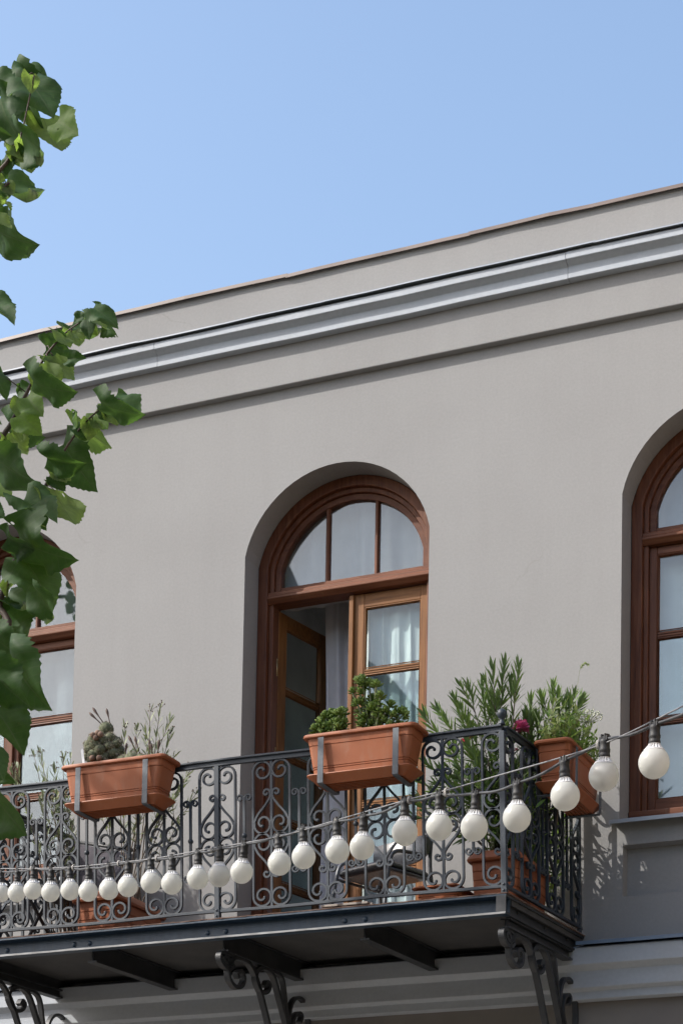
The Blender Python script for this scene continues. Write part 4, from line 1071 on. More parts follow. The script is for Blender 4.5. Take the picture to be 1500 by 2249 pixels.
# ------------------------------------------------------------------ chairs and slats on the balcony floor
def chair(label, x, y, rot):
    t = thing('metal_chair', label, 'chair', (x, y, DECK + .008))
    c, s = math.cos(rot), math.sin(rot)
    def fin(mb, nm, sm=False, bevel=0):
        mb.v = [(x + a * c - b * s, y + a * s + b * c, DECK + .008 + h) for a, b, h in mb.v]
        o = mb.build(nm, t, bevel=bevel)
        if sm: shade(o, 40)
        return o
    mb = MB(M['vinyl'])
    L = []
    for hx, hy, z in ((.17, .17, .315), (.205, .20, .320), (.218, .212, .335), (.218, .212, .352), (.205, .20, .368), (.17, .165, .374)): L.append(rrect(hx, hy, .06, z, 6))
    loft(mb, L, True); fin(mb, 'seat', True)
    mb = MB(M['vinyl']); rows = []
    for i in range(13):
        u = -1 + i / 6
        xx = .225 * u; yy = .215 - .055 * (u * u)
        hh = .092 * (1 - .28 * u * u)
        row = []
        for k in range(10):
            a = 2 * PI * k / 10
            row.append((xx, yy + .022 * math.cos(a) + .05 * (math.sin(a) * hh), .535 + hh * math.sin(a)))
        rows.append(row)
    mb.strip(rows, True, True); mb.add(rows[0], [tuple(range(9, -1, -1))]); mb.add(rows[-1], [tuple(range(10))])
    fin(mb, 'backrest', True)
    for sx in (-1, 1):
        mb = MB(M['tube']); mb.tube(smooth_path([(sx * .235, -.25, 0), (sx * .225, -.20, .30), (sx * .222, -.15, .42), (sx * .222, .0, .45), (sx * .222, .10, .455)], 5), .0125, 8); fin(mb, 'front_leg')
        mb = MB(M['tube']); mb.tube(smooth_path([(sx * .235, .27, 0), (sx * .222, .20, .30), (sx * .215, .19, .46), (sx * .20, .225, .62)], 5), .0125, 8); fin(mb, 'rear_leg')
        mb = MB(M['tube']); mb.tube([(sx * .222, -.19, .312), (sx * .222, .20, .312)], .010, 8); fin(mb, 'side_rail')
    return t
chair('black vinyl chair with grey tube frame before the closed door leaf', -1.03, -0.58, R(-20))
t = thing('folding_chair', 'dark cloth chair behind the railing at far left', 'chair', (-3.30, -0.45, DECK + .008))
def slab(parent, name, mat, pts, th):
    """a panel through four corners, th thick"""
    p = [Vector(q) for q in pts]; n = (p[1] - p[0]).cross(p[3] - p[0]).normalized() * th / 2
    mb = MB(mat); mb.add([q - n for q in p] + [q + n for q in p], [(3, 2, 1, 0), (4, 5, 6, 7), (0, 1, 5, 4), (1, 2, 6, 5), (2, 3, 7, 6), (3, 0, 4, 7)])
    return mb.build(name, parent, bevel=th * .3)
slab(t, 'back_cloth', M['dark_cloth'], [(-3.56, -.28, 5.12), (-3.06, -.32, 5.06), (-3.04, -.20, 5.42), (-3.56, -.16, 5.56)], .02)
slab(t, 'seat_cloth', M['dark_cloth'], [(-3.56, -.72, 5.08), (-3.06, -.72, 5.06), (-3.06, -.30, 5.05), (-3.56, -.28, 5.09)], .02)
for a, b in (((-3.58, -.75, 4.66), (-3.56, -.15, 5.58)), ((-3.03, -.75, 4.66), (-3.03, -.18, 5.46)), ((-3.58, -.15, 4.66), (-3.57, -.76, 5.10)), ((-3.03, -.15, 4.66), (-3.03, -.76, 5.08))):
    mb = MB(M['black_iron']); mb.tube([a, b], .012, 8); mb.build('leg', t)
for a, b in (((-3.58, -.76, 5.10), (-3.03, -.76, 5.08)), ((-3.56, -.15, 5.575), (-3.03, -.18, 5.45))):
    mb = MB(M['black_iron']); mb.tube([a, b], .012, 8); mb.build('crossbar', t)
t = thing('slatted_mat', 'weathered wooden slats lying on the balcony floor under the chair', 'slats', (-1.10, -0.95, DECK + .008))
for k in range(4):
    mb = MB(M['slat']); y = -1.06 + .075 * k
    mb.box(-1.24, -.93, y, y + .045, 4.70 + .008 * k, 4.715 + .008 * k)
    mb.build('slat', t, bevel=.003)
for x in (-1.20, -.98):
    mb = MB(M['slat']); mb.box(x, x + .035, -1.05, -.80, 4.66, 4.699); mb.build('batten', t)

# ------------------------------------------------------------------ plants
def blade(mb, p, d, n, L, W, bend=0.0, keel=0.18, rows=((0, .18), (.22, .75), (.5, 1), (.78, .62), (1, 0.02))):
    """a narrow folded leaf from p along d, face normal n"""
    d = d.normalized(); n = (n - d * n.dot(d)); n = n.normalized() if n.length > 1e-5 else d.orthogonal().normalized()
    s = d.cross(n)
    vs = []
    for t, wf in rows:
        c = p + d * (L * t) - n * (bend * L * t * t)
        h = W * .5 * wf
        vs += [c - s * h + n * (keel * h), c, c + s * h + n * (keel * h)]
    fs = []
    for i in range(len(rows) - 1):
        for j in (0, 1):
            fs.append((3 * i + j, 3 * i + j + 1, 3 * i + 4 + j, 3 * i + 3 + j))
    mb.add(vs, fs, True)

def rvec(rnd, s=1.0):
    return Vector((rnd.uniform(-s, s), rnd.uniform(-s, s), rnd.uniform(-s, s)))

def oleander(label, base, tips, seed, leafmat_, group, Lr=(.095, .135), Wr=(.013, .019), start=.50, step=.036, per=3, spread=.72, droop=.14, bud=None):
    rnd = random.Random(seed)
    t = thing('oleander', label, 'oleander', base, group)
    st = MB(M['stem']); lf = MB(leafmat_)
    base = Vector(base)
    for tip in tips:
        tip = Vector(tip); b = base + Vector((rnd.uniform(-.07, .07), rnd.uniform(-.12, .12), 0))
        mid = b.lerp(tip, .5) + Vector((rnd.uniform(-.03, .03), rnd.uniform(-.03, .03), .06 + rnd.uniform(0, .05)))
        path = [Vector(q) for q in smooth_path([tuple(b), tuple(mid), tuple(tip)], 9)]
        k = len(path)
        st.tube(path, [.0058 - .0040 * i / (k - 1) for i in range(k)], 5)
        tot = (tip - b).length
        m_ = max(6, int(tot * (1 - start) / step))
        twist = rnd.uniform(0, 6.28)
        def whorls(path, m_, start, sc):
            nonlocal twist
            k = len(path)
            for i in range(m_ + 1):
                f = start + (1 - start) * i / m_
                q = f * (k - 1); a = min(int(q), k - 2)
                p = path[a].lerp(path[a + 1], q - a); ax = (path[a + 1] - path[a]).normalized()
                e1 = ax.orthogonal().normalized(); e2 = ax.cross(e1)
                twist += 1.05
                g = i / m_
                if rnd.random() < .34 * (1 - g): continue
                for j in range(per + (1 if g > .9 else 0)):
                    an = twist + 2 * PI * j / per + rnd.uniform(-.35, .35)
                    out = e1 * math.cos(an) + e2 * math.sin(an)
                    op = spread * (1.35 - .85 * g) * rnd.uniform(.75, 1.25)
                    d = (ax * math.cos(op) + out * math.sin(op) + Vector((0, 0, .18))).normalized()
                    L = rnd.uniform(*Lr) * (1 - .32 * max(0, g - .8) / .2) * (.75 + .25 * g) * sc
                    blade(lf, p + out * .003, d, out * -.3 + ax + rvec(rnd, .25), L, rnd.uniform(*Wr), rnd.uniform(-.05, droop * 2.2) * (1.3 - g))
        whorls(path, m_, start, 1.0)
        for _ in range(2 if tot > .5 else 1):          # side twigs
            f = rnd.uniform(.45, .8); a = int(f * (k - 1)); p = path[a]
            dr = (tip - b).normalized() + Vector((rnd.uniform(-.8, .8), rnd.uniform(-.8, .8), rnd.uniform(.0, .5)))
            q = p + dr.normalized() * rnd.uniform(.12, .2)
            tw = [p.lerp(q, i / 4) + Vector((0, 0, .015 * (i / 4) ** 2)) for i in range(5)]
            st.tube(tw, [.003, .0027, .0023, .002, .0015], 4)
            whorls(tw, 4, .35, .85)
        if bud and rnd.random() < bud:
            for _ in range(5):
                q = tip + Vector((rnd.uniform(-.03, .03), rnd.uniform(-.03, .03), rnd.uniform(0, .05)))
                st.tube([tip, tip.lerp(q, .6), q], [.0013, .0013, .0012], 4); st.ball(q, .0055, 6, 4)
    st.build('stem', t, fix=False)
    o = lf.build('foliage', t, fix=False); o['kind'] = 'stuff'
    return t
OG = 'oleanders on the balcony'
oleander('bushy dark green oleander rising behind the ball finial at the right balcony corner', (-.165, -.66, 4.96), OLE_R + [(x + .05, y + .05, z - .12) for x, y, z in OLE_R[12:]] + [(x - .04, y - .02, z - .22) for x, y, z in OLE_R[12:]], 3, M['oleander'], OG)
oleander('short oleander shoots standing behind the weeds of the end railing box', (-.02, -.42, 5.25), OLE_B, 4, M['oleander'], OG, start=.5)
oleander('sparse silvery oleander behind the cactus box', (-2.93, -.50, 4.98), OLE_L, 5, M['oleander_pale'], OG, Lr=(.07, .105), Wr=(.010, .015), start=.50, step=.055, per=2, bud=.8)
oleander('sparse silvery oleander left of the cactus box by the left arched window', (-3.42, -.42, 4.66), OLE_LL, 6, M['oleander_pale'], OG, Lr=(.07, .10), Wr=(.010, .015), start=.55, step=.055, per=2, bud=.8)
# bright undergrowth in the corner
rnd = random.Random(8)
t = thing('potted_shrub', 'fresh green undergrowth filling the deep planter in the right corner', 'shrub', (-.12, -.55, 4.96))
lf = MB(M['fresh']); st = MB(M['stem_green'])
for i in range(70):
    b = Vector((-.165 + rnd.uniform(-.10, .11), -.66 + rnd.uniform(-.24, .24), 4.97))
    q = b + Vector((rnd.uniform(-.16, .16), rnd.uniform(-.14, .30), rnd.uniform(.18, .60)))
    pa = [b.lerp(q, k / 6) + Vector((0, 0, .03 * math.sin(PI * k / 6))) for k in range(7)]
    st.tube(pa, [.003, .0028, .0026, .0024, .002, .0016, .0012], 4)
    for k in range(16):
        f = rnd.uniform(.15, 1); a = min(int(f * 6), 5); p = pa[a].lerp(pa[a + 1], f * 6 - a)
        d = (q - b).normalized() * .5 + rvec(rnd, 1) + Vector((0, 0, .25))
        blade(lf, p, d, Vector((0, -.3, 1)) + rvec(rnd, .6), rnd.uniform(.045, .085), rnd.uniform(.014, .026), rnd.uniform(0, .35))
for i in range(46):                                  # and along the side railing back to the wall
    b = Vector((-.14 + rnd.uniform(-.08, .09), -.20 + rnd.uniform(-.20, .14), 4.80))
    q = b + Vector((rnd.uniform(-.10, .16), rnd.uniform(-.10, .10), rnd.uniform(.25, .85)))
    pa = [b.lerp(q, k / 6) + Vector((0, 0, .03 * math.sin(PI * k / 6))) for k in range(7)]
    st.tube(pa, [.003, .0028, .0026, .0024, .002, .0016, .0012], 4)
    for k in range(15):
        f = rnd.uniform(.15, 1); a = min(int(f * 6), 5); p = pa[a].lerp(pa[a + 1], f * 6 - a)
        if p.y > -.05: continue
        blade(lf, p, (q - b).normalized() * .5 + rvec(rnd, 1) + Vector((0, -.15, .25)), Vector((0, -.3, 1)) + rvec(rnd, .6), rnd.uniform(.05, .10), rnd.uniform(.012, .022), rnd.uniform(0, .35))
st.build('stem', t, fix=False); o = lf.build('foliage', t, fix=False); o['kind'] = 'stuff'

# flowers
def flower(name, label, cat, c, mat, r, n, seed, stalk_to=None, group=None):
    rnd = random.Random(seed); c = Vector(c)
    t = thing(name, label, cat, tuple(c), group)
    mb = MB(mat)
    for i in range(n):
        f = i / n; th = i * 2.4; ph = .25 + 1.35 * f
        d = Vector((math.cos(th) * math.sin(ph), math.sin(th) * math.sin(ph), math.cos(ph)))
        blade(mb, c, d + rvec(rnd, .15), Vector((0, 0, 1)) + rvec(rnd, .5), r * rnd.uniform(.8, 1.1), r * .62, rnd.uniform(-.2, .5), .5, ((0, .2), (.4, .7), (.75, 1), (1, .55)))
    mb.build('petals', t, fix=False)
    if stalk_to:
        mb = MB(M['stem_green']); q = Vector(stalk_to); mb.tube([q, q.lerp(c, .5) + Vector((.01, .01, .01)), c], [.003, .0026, .0024], 5); mb.build('stalk', t, fix=False)
flower('carnation', 'full pink carnation bloom above the end railing', 'flower', (-.091, -.70, 5.788), M['pink'], .058, 52, 1, (-.10, -.60, 5.40))
flower('oleander_flower', 'small red oleander bloom under the handrail, left of two', 'flower', (-.439, -.75, 5.735), M['red'], .026, 18, 2, (-.40, -.72, 5.60), 'red oleander blooms')
flower('oleander_flower', 'small red oleander bloom under the handrail, right of two', 'flower', (-.392, -.75, 5.755), M['red'], .028, 18, 3, (-.38, -.72, 5.60), 'red oleander blooms')
flower('oleander_flower', 'tiny red bloom beside the side railing under the carnation', 'flower', (-.118, -.70, 5.66), M['red'], .017, 14, 4, (-.13, -.66, 5.52), 'red oleander blooms')

# weeds in the end box
rnd = random.Random(21)
t = thing('weed_plant', 'light green weeds and grass overflowing the end railing box', 'weeds', (.152, -.5, 5.63))
lf = MB(M['weed']); st = MB(M['stem_green']); f2 = MB(M['fresh'])
for i in range(80):
    b = Vector((.152 + rnd.uniform(-.06, .06), -.5 + rnd.uniform(-.31, .31), 5.62))
    h = rnd.uniform(.08, .30)
    q = b + Vector((rnd.uniform(-.12, .14), rnd.uniform(-.10, .10), h))
    pa = [b.lerp(q, k / 5) + Vector((0, 0, .02 * math.sin(PI * k / 5))) for k in range(6)]
    st.tube(pa, [.0024, .0022, .002, .0018, .0014, .001], 4)
    tgt = lf if rnd.random() < .6 else f2
    for k in range(13):
        f = rnd.uniform(.2, 1); a = min(int(f * 5), 4); p = pa[a].lerp(pa[a + 1], f * 5 - a)
        d = rvec(rnd, 1) + Vector((0, -.1, .5))
        blade(tgt, p, d, Vector((0, -.4, 1)) + rvec(rnd, .6), rnd.uniform(.025, .065), rnd.uniform(.012, .024), rnd.uniform(0, .4))
for i in range(40):                                  # grass blades
    b = Vector((.152 + rnd.uniform(-.07, .07), -.5 + rnd.uniform(-.32, .32), 5.62))
    blade(lf, b, Vector((rnd.uniform(-.45, .5), rnd.uniform(-.4, .4), 1)), rvec(rnd, 1), rnd.uniform(.18, .38), rnd.uniform(.005, .009), rnd.uniform(-.2, .5), .3, ((0, .8), (.25, 1), (.5, .9), (.75, .6), (1, .05)))
for i in range(26):                                  # blades hanging over the side
    b = Vector((.152 + rnd.uniform(.02, .09), -.5 + rnd.uniform(-.32, .32), 5.65))
    blade(f2, b, Vector((rnd.uniform(.2, .8), rnd.uniform(-.5, .5), rnd.uniform(.2, .9))), Vector((0, 0, 1)), rnd.uniform(.08, .18), rnd.uniform(.008, .016), rnd.uniform(.3, 1.0))
st.build('stem', t, fix=False); o = lf.build('foliage', t, fix=False); o['kind'] = 'stuff'; o = f2.build('foliage', t, fix=False); o['kind'] = 'stuff'
# wild carrot umbel and foxtail grass
t = thing('wild_carrot', 'cream white flat flower head rising from the end box', 'flower', (.20, -.42, 5.63))
st = MB(M['stem_green']); um = MB(M['umbel']); top = Vector((.235, -.40, 5.945))
st.tube(smooth_path([(.17, -.42, 5.63), (.20, -.41, 5.78), (.225, -.40, 5.88)], 5), .0028, 5)
for i in range(38):
    a = i * 2.4; r = .095 * math.sqrt(i / 38)
    q = top + Vector((r * math.cos(a), r * math.sin(a), .012 * math.cos(r * 12) - r * .30 + rnd.uniform(-.006, .006)))
    st.tube([(.225, -.40, 5.88), tuple(Vector((.225, -.40, 5.88)).lerp(q, .6) + Vector((0, 0, -.006))), tuple(q)], .001, 3)
    for _ in range(4):
        um.ball(q + rvec(rnd, .008), rnd.uniform(.0035, .0055), 5, 3)
st.build('stalk', t, fix=False); um.build('flower_head', t, fix=False)
t = thing('foxtail_grass', 'single foxtail grass head arching high above the end box', 'grass', (.16, -.45, 5.63))
st = MB(M['stem_green']); pa = smooth_path([(.14, -.46, 5.63), (.155, -.43, 5.95), (.175, -.40, 6.20), (.19, -.40, 6.245), (.215, -.395, 6.262), (.232, -.39, 6.250)], 6)
st.tube(pa, .0011, 4); st.build('stalk', t, fix=False)
hd = MB(M['weed'])
for q in pa[-15:]:
    for _ in range(9):
        blade(hd, Vector(q), rvec(rnd, 1), rvec(rnd, 1), rnd.uniform(.008, .016), .003, 0)
hd.build('seed_head', t, fix=False)
# green blade cluster behind the corner, tongue leaf under the bulb string
def rosette(mb, c, ax, r, n, rnd, W=.66):
    ax = ax.normalized(); e1 = ax.orthogonal().normalized(); e2 = ax.cross(e1)
    for i in range(n):
        f = i / (n - 1); an = i * 2.4 + rnd.uniform(-.15, .15); op = .25 + 1.15 * f
        out = e1 * math.cos(an) + e2 * math.sin(an)
        d = ax * math.cos(op) + out * math.sin(op)
        L = r * (.62 + .38 * f) * rnd.uniform(.85, 1.1)
        c0 = c - ax * (.016 * f)
        nn = (ax - d * ax.dot(d)); nn = nn.normalized() if nn.length > .05 else out * -1
        s = d.cross(nn)
        # fleshy paddle leaf with thickness
        vs = []; rows = ((0, .22, .10), (.35, .62, .16), (.7, 1, .15), (.92, .78, .10), (1.03, .18, .03))
        for t_, wf, th in rows:
            q = c0 + d * (L * t_) + nn * (.10 * L * t_ * t_)
            h = L * W * .5 * wf
            vs += [q - s * h + nn * h * .3, q + nn * (L * th * .2), q + s * h + nn * h * .3, q - nn * (L * th)]
        fs = []
        for k in range(4):
            for j in range(4):
                j2 = (j + 1) % 4
                fs.append((4 * k + j, 4 * k + j2, 4 * k + 4 + j2, 4 * k + 4 + j))
        mb.add(vs, fs, True)
def jade(label, stems, seed, base, r=(.042, .054)):
    rnd = random.Random(seed)
    t = thing('jade_plant', label, 'succulent', base, 'succulents in the box by the door')
    lf = MB(M['jade']); st = MB(M['stem_green'])
    for (x, y, z), n in stems:
        b = Vector((base[0] + (x - base[0]) * .35, base[1] + rnd.uniform(-.03, .03), base[2])); q = Vector((x, y, z))
        pa = [b.lerp(q, k / 6) + Vector((rnd.uniform(-.006, .006), 0, .01 * math.sin(PI * k / 6))) for k in range(7)]
        st.tube(pa, .006, 5)
        dr = (q - b).normalized() + Vector((0, -.25, .35))
        rosette(lf, q, dr, rnd.uniform(*r), n, rnd)
        for _ in range(3):
            f = rnd.uniform(.45, .95); p = b.lerp(q, f) + rvec(rnd, .022)
            rosette(lf, p, rvec(rnd, .7) + Vector((0, -.5, .5)), rnd.uniform(*r) * .85, 9, rnd)
    st.build('stem', t, fix=False); o = lf.build('foliage', t, fix=False); o['kind'] = 'stuff'
rnd = random.Random(5)
sa = [((x, -1.31 + rnd.uniform(-.06, .05), z), 15) for x, z in ((-1.19, 5.735), (-1.165, 5.78), (-1.13, 5.81), (-1.10, 5.83), (-1.06, 5.815), (-1.02, 5.825), (-1.00, 5.79), (-.99, 5.745), (-1.20, 5.70), (-1.07, 5.76), (-1.12, 5.75), (-1.02, 5.74))]
jade('low dome of pale green succulent at the left of the box by the door', sa, 2, (-1.08, -1.31, 5.62))
sb = [((x, -1.31 + rnd.uniform(-.06, .05), z), 15) for x, z in ((-.905, 5.99), (-.87, 5.985), (-.835, 5.965), (-.80, 5.955), (-.765, 5.93), (-.93, 5.92), (-.88, 5.91), (-.83, 5.89), (-.78, 5.88), (-.90, 5.84), (-.85, 5.82), (-.80, 5.80), (-.89, 5.76), (-.86, 5.71), (-.74, 5.86), (-.71, 5.83), (-.715, 5.775), (-.76, 5.77), (-.64, 5.785), (-.615, 5.765), (-.665, 5.745), (-.72, 5.70))]
jade('taller lopsided green succulent at the middle of the box by the door', sb, 3, (-.80, -1.31, 5.62), (.038, .050))

# cacti
def cactus_ball(body, spine, c, r, rnd, ribs=11, sz=1.0, ax=None):
    c = Vector(c); ax = (ax or Vector((0, 0, 1))).normalized(); e1 = ax.orthogonal().normalized(); e2 = ax.cross(e1)
    n = ribs * 2; K = 7; vs = []; fs = []
    for i in range(K + 1):
        ph = PI * i / K
        for j in range(n):
            th = 2 * PI * j / n; rr = r * (1.0 if j % 2 else .86) if 0 < i < K else r * .9
            s_ = max(math.sin(ph), .02)
            vs.append(c + (e1 * math.cos(th) + e2 * math.sin(th)) * rr * s_ - ax * (rr * sz * math.cos(ph)))
    for i in range(K):
        for j in range(n):
            j2 = (j + 1) % n; fs.append((i * n + j, i * n + j2, (i + 1) * n + j2, (i + 1) * n + j))
    body.add(vs, fs, True)
    for i in range(1, K + 1):
        ph = PI * (i - .3) / K
        for j in range(1, n, 2):
            th = 2 * PI * j / n
            nrm = (e1 * math.cos(th) + e2 * math.sin(th)) * math.sin(ph) - ax * math.cos(ph)
            p = c + (e1 * math.cos(th) + e2 * math.sin(th)) * r * math.sin(ph) - ax * (r * sz * math.cos(ph))
            for _ in range(5):
                d = (nrm + rvec(rnd, 1.0)).normalized(); s_ = d.orthogonal().normalized() * .0008
                q = p + d * rnd.uniform(.008, .015)
                spine.add([p - s_, p + s_, q], [(0, 1, 2)])
def buds(t, lst):
    for (x, y, z), (dx, dy, dz), L in lst:
        mb = MB(M['bud']); p = Vector((x, y, z)); d = Vector((dx, dy, dz)).normalized()
        mb.lathe([(.003, 0), (.0035, L * .45), (.006, L * .6), (.0095, L * .78), (.008, L * .9), (.001, L)], p, 8, d); mb.build('bud', t, fix=False)
rnd = random.Random(31)
t = thing('cactus', 'tall clump of round spiny cactus pups with brown buds in the left box', 'cactus', (-2.66, -1.318, 5.62), 'cacti in the left box')
bd = MB(M['cactus']); sp = MB(M['spine']); od = MB(M['cactus_old'])
cc = Vector((-2.655, -1.30, 5.765))
od.ball(cc, .085, 14, 9)
bd.tube([(-2.65, -1.30, 5.62), (-2.655, -1.30, 5.70)], [.05, .075], 10)
for i in range(34):
    z = 1 - 1.75 * (i + .5) / 34; th = i * 2.399
    rr = math.sqrt(max(1 - z * z, 0)); p = cc + Vector((math.cos(th) * rr * .105, math.sin(th) * rr * .085, z * .095))
    cactus_ball(bd, sp, p, rnd.uniform(.030, .040), rnd, 9, 1, (p - cc))
for dx, dz in ((-.018, .072), (.016, .082), (.002, .052), (.035, .07), (-.02, -.075), (.03, -.08)):
    od.ball(cc + Vector((dx, -.105, dz)), .019, 10, 6)
cactus_ball(bd, sp, cc + Vector((.02, -.01, .135)), .048, rnd, 12, .95)
bd.build('body', t, fix=False); od.build('old_pup', t, fix=False); o = sp.build('spines', t, fix=False); o['kind'] = 'stuff'
buds(t, [((-2.645, -1.32, 5.93), (-.50, -.2, .75), .135), ((-2.65, -1.33, 5.92), (-.62, -.2, .62), .125), ((-2.605, -1.31, 5.92), (-.22, -.1, .9), .115)])
t = thing('cactus', 'low row of spiny cactus balls with brown buds at the right of the left box', 'cactus', (-2.42, -1.318, 5.62), 'cacti in the left box')
bd = MB(M['cactus']); sp = MB(M['spine'])
for x, y, z, r in ((-2.49, -1.34, 5.665, .045), (-2.43, -1.33, 5.672, .054), (-2.36, -1.34, 5.660, .044), (-2.31, -1.32, 5.655, .040), (-2.46, -1.27, 5.68, .045), (-2.36, -1.27, 5.67, .045)):
    cactus_ball(bd, sp, (x, y, z), r, rnd, 11, .9)
bd.build('body', t, fix=False); o = sp.build('spines', t, fix=False); o['kind'] = 'stuff'
buds(t, [((-2.39, -1.34, 5.71), (-.42, -.1, .8), .13), ((-2.37, -1.34, 5.70), (-.28, -.1, .9), .12), ((-2.30, -1.34, 5.66), (.02, -.1, 1), .125), ((-2.27, -1.34, 5.66), (-.22, -.1, 1), .105), ((-2.25, -1.33, 5.66), (.12, -.1, 1), .12), ((-2.50, -1.30, 5.70), (.1, 0, 1), .10)])
t = MB(M['white']); t.prism([(-2.735, 5.62), (-2.722, 5.62), (-2.738, 5.745), (-2.748, 5.76), (-2.757, 5.745)], 'y', -1.408, -1.4055)
tag(t.build('plant_label', None, (-2.735, -1.407, 5.62)), 'white plastic plant label stuck in the cactus box', 'plant label')

# ------------------------------------------------------------------ festoon lights
WHERE = ['before the right arched window', 'beside the plaster edge of the right window', 'below the front end of the end railing box', 'just right of the corner post', 'just left of the corner post',
         'over the first scroll panel from the corner', 'below the right end of the succulent box', 'over the chair back, right of a close pair', 'over the chair back, left of a close pair', 'over the open door leaf, right of two',
         'over the open door leaf, left of two', 'right of three beside the middle post', 'on the middle post, centre of three', 'left of three beside the middle post', 'right of two beyond the cactus box corner', 'left of two beyond the cactus box corner',
         'before the right end of the deep left planter', 'before the middle of the deep left planter', 'before the left end of the deep left planter', 'left of the deep left planter', 'fourth from the left frame edge', 'third from the left frame edge', 'second from the left frame edge', 'cut by the left frame edge']
gl = MB(M['globe']); prof_ = []
for i in range(19):
    a = PI * (1 - .78 * i / 18)
    prof_.append((max(.0475 * math.sin(a), 1e-5), .0475 * 1.04 * math.cos(a)))
gl.lathe(prof_, (0, 0, 0), 28)
m_globe = gl.mesh('globe')
cl = MB(M['collar']); n_ = 32; lv = [(.0355, .0318, 0), (.0368, .0328, 0), (.0380, .0326, 0), (.0405, .0300, .0), (.0425, .0280, .14), (.0470, .0242, .24), (.0520, .0208, .28), (.0560, .0186, .26), (.0580, .0176, .0)]
rows = []
for h, r, k in lv:
    rows.append([(r * (1 - (k if j % 2 else 0)) * math.cos(2 * PI * j / n_), r * (1 - (k if j % 2 else 0)) * math.sin(2 * PI * j / n_), h) for j in range(n_)])
cl.strip(rows, False, True); cl.add(rows[-1], [tuple(range(n_))])
m_collar = cl.mesh('collar')
so = MB(M['rubber'])
so.lathe([(.0172, .058), (.0182, .061), (.0182, .066), (.0168, .068), (.0168, .074), (.0180, .076), (.0180, .083), (.0165, .086), (.0155, .100), (.0165, .104), (.0165, .112), (.012, .116)], (0, 0, 0), 14)
so.box(-.020, .020, -.008, .008, .1095, .124)
so.box(-.011, -.006, -.0095, .0095, .108, .131); so.box(.006, .011, -.0095, .0095, .108, .131)
m_socket = so.mesh('socket')
for me in (m_globe, m_collar, m_socket):
    b = bmesh.new(); b.from_mesh(me); bmesh.ops.recalc_face_normals(b, faces=b.faces); b.to_mesh(me); b.free()
CB = [Vector(q) for q in CABLE]
socks = []
rnd = random.Random(77)
for i, c in enumerate(BULBS):
    c = Vector(c); tp = CB[i + 1]
    zax = (tp - c).normalized()
    zax = (zax + Vector((0, 0, 1.2)) + rvec(rnd, .02)).normalized()
    along = (CB[i + 2] - CB[i]) if i + 2 < len(CB) else CB[i + 1] - CB[i]
    xax = (along - zax * along.dot(zax)).normalized(); yax = zax.cross(xax)
    o = thing('festoon_bulb', 'white globe festoon bulb ' + WHERE[i], 'light bulb', tuple(c), 'globe bulbs on the festoon cable')
    q = Matrix((xax, yax, zax)).transposed().to_euler(); q = Matrix((xax, yax, zax)).transposed()
    o.rotation_euler = q.to_euler()
    for nm, me in (('globe', m_globe), ('collar', m_collar), ('socket', m_socket)): link(nm, me, o)
    socks.append(c + zax * .117)
# the cable runs through the clip on top of every socket
path = []
ends = [CB[0] + (CB[0] - socks[0]).normalized() * 2.2, CB[0]] + socks + [socks[-1] + (socks[-1] - socks[-3]).normalized() * .25 + Vector((0, 0, .02)), socks[-1] + (socks[-1] - socks[-3]).normalized() * 3]
for i in range(len(ends) - 1):
    a, b = ends[i], ends[i + 1]; L = (b - a).length
    for k in range(6):
        t = k / 6; path.append(a.lerp(b, t) - Vector((0, 0, .045 * L * math.sin(PI * t))) * (0.6 + .4 * ((i * 7) % 3) / 2))
path.append(ends[-1])
mb = MB(M['cable']); mb.tube(path, .0052, 8)
ca = mb.build('festoon_cable', None, tuple(path[0]), fix=False)
tag(ca, 'black cable of the globe light string crossing in front of the balcony', 'cable')
WV = [Vector(q) for q in WIRE]
wp = [WV[0] + (WV[0] - WV[1]).normalized() * 2] + WV + [WV[-1] + (WV[-1] - WV[-2]).normalized() * 3]
wp = [Vector(q) for q in smooth_path([tuple(q) for q in wp], 6)]
mb = MB(M['wire']); mb.tube(wp, .0026, 6)
wr = mb.build('support_wire', None, tuple(WV[0]), fix=False)
tag(wr, 'thin grey steel wire carrying the globe light string', 'wire')
for k in (2, 4, 5, 6, 7, 8, 9, 10, 11, 12):
    c = WV[k]; near = min(path, key=lambda q: (q - c).length)
    mb = MB(M['cord']); pts = []
    n0 = c.lerp(near, .5); h = (near - c).length * .5 + .006
    if h > .05: h = .014; n0 = c
    ax = (WV[k + 1] - WV[k - 1]).normalized(); dn = Vector((0, 0, 1)); sd = ax.cross(dn).normalized()
    for j in range(37):
        a = 2 * PI * j / 9
        pts.append(n0 + dn * (h * math.cos(a)) + sd * (.007 * math.sin(a)) + ax * (.014 * (j / 36 - .5)))
    mb.tube(pts, .0022, 5); mb.build('wire_tie', wr, fix=False)

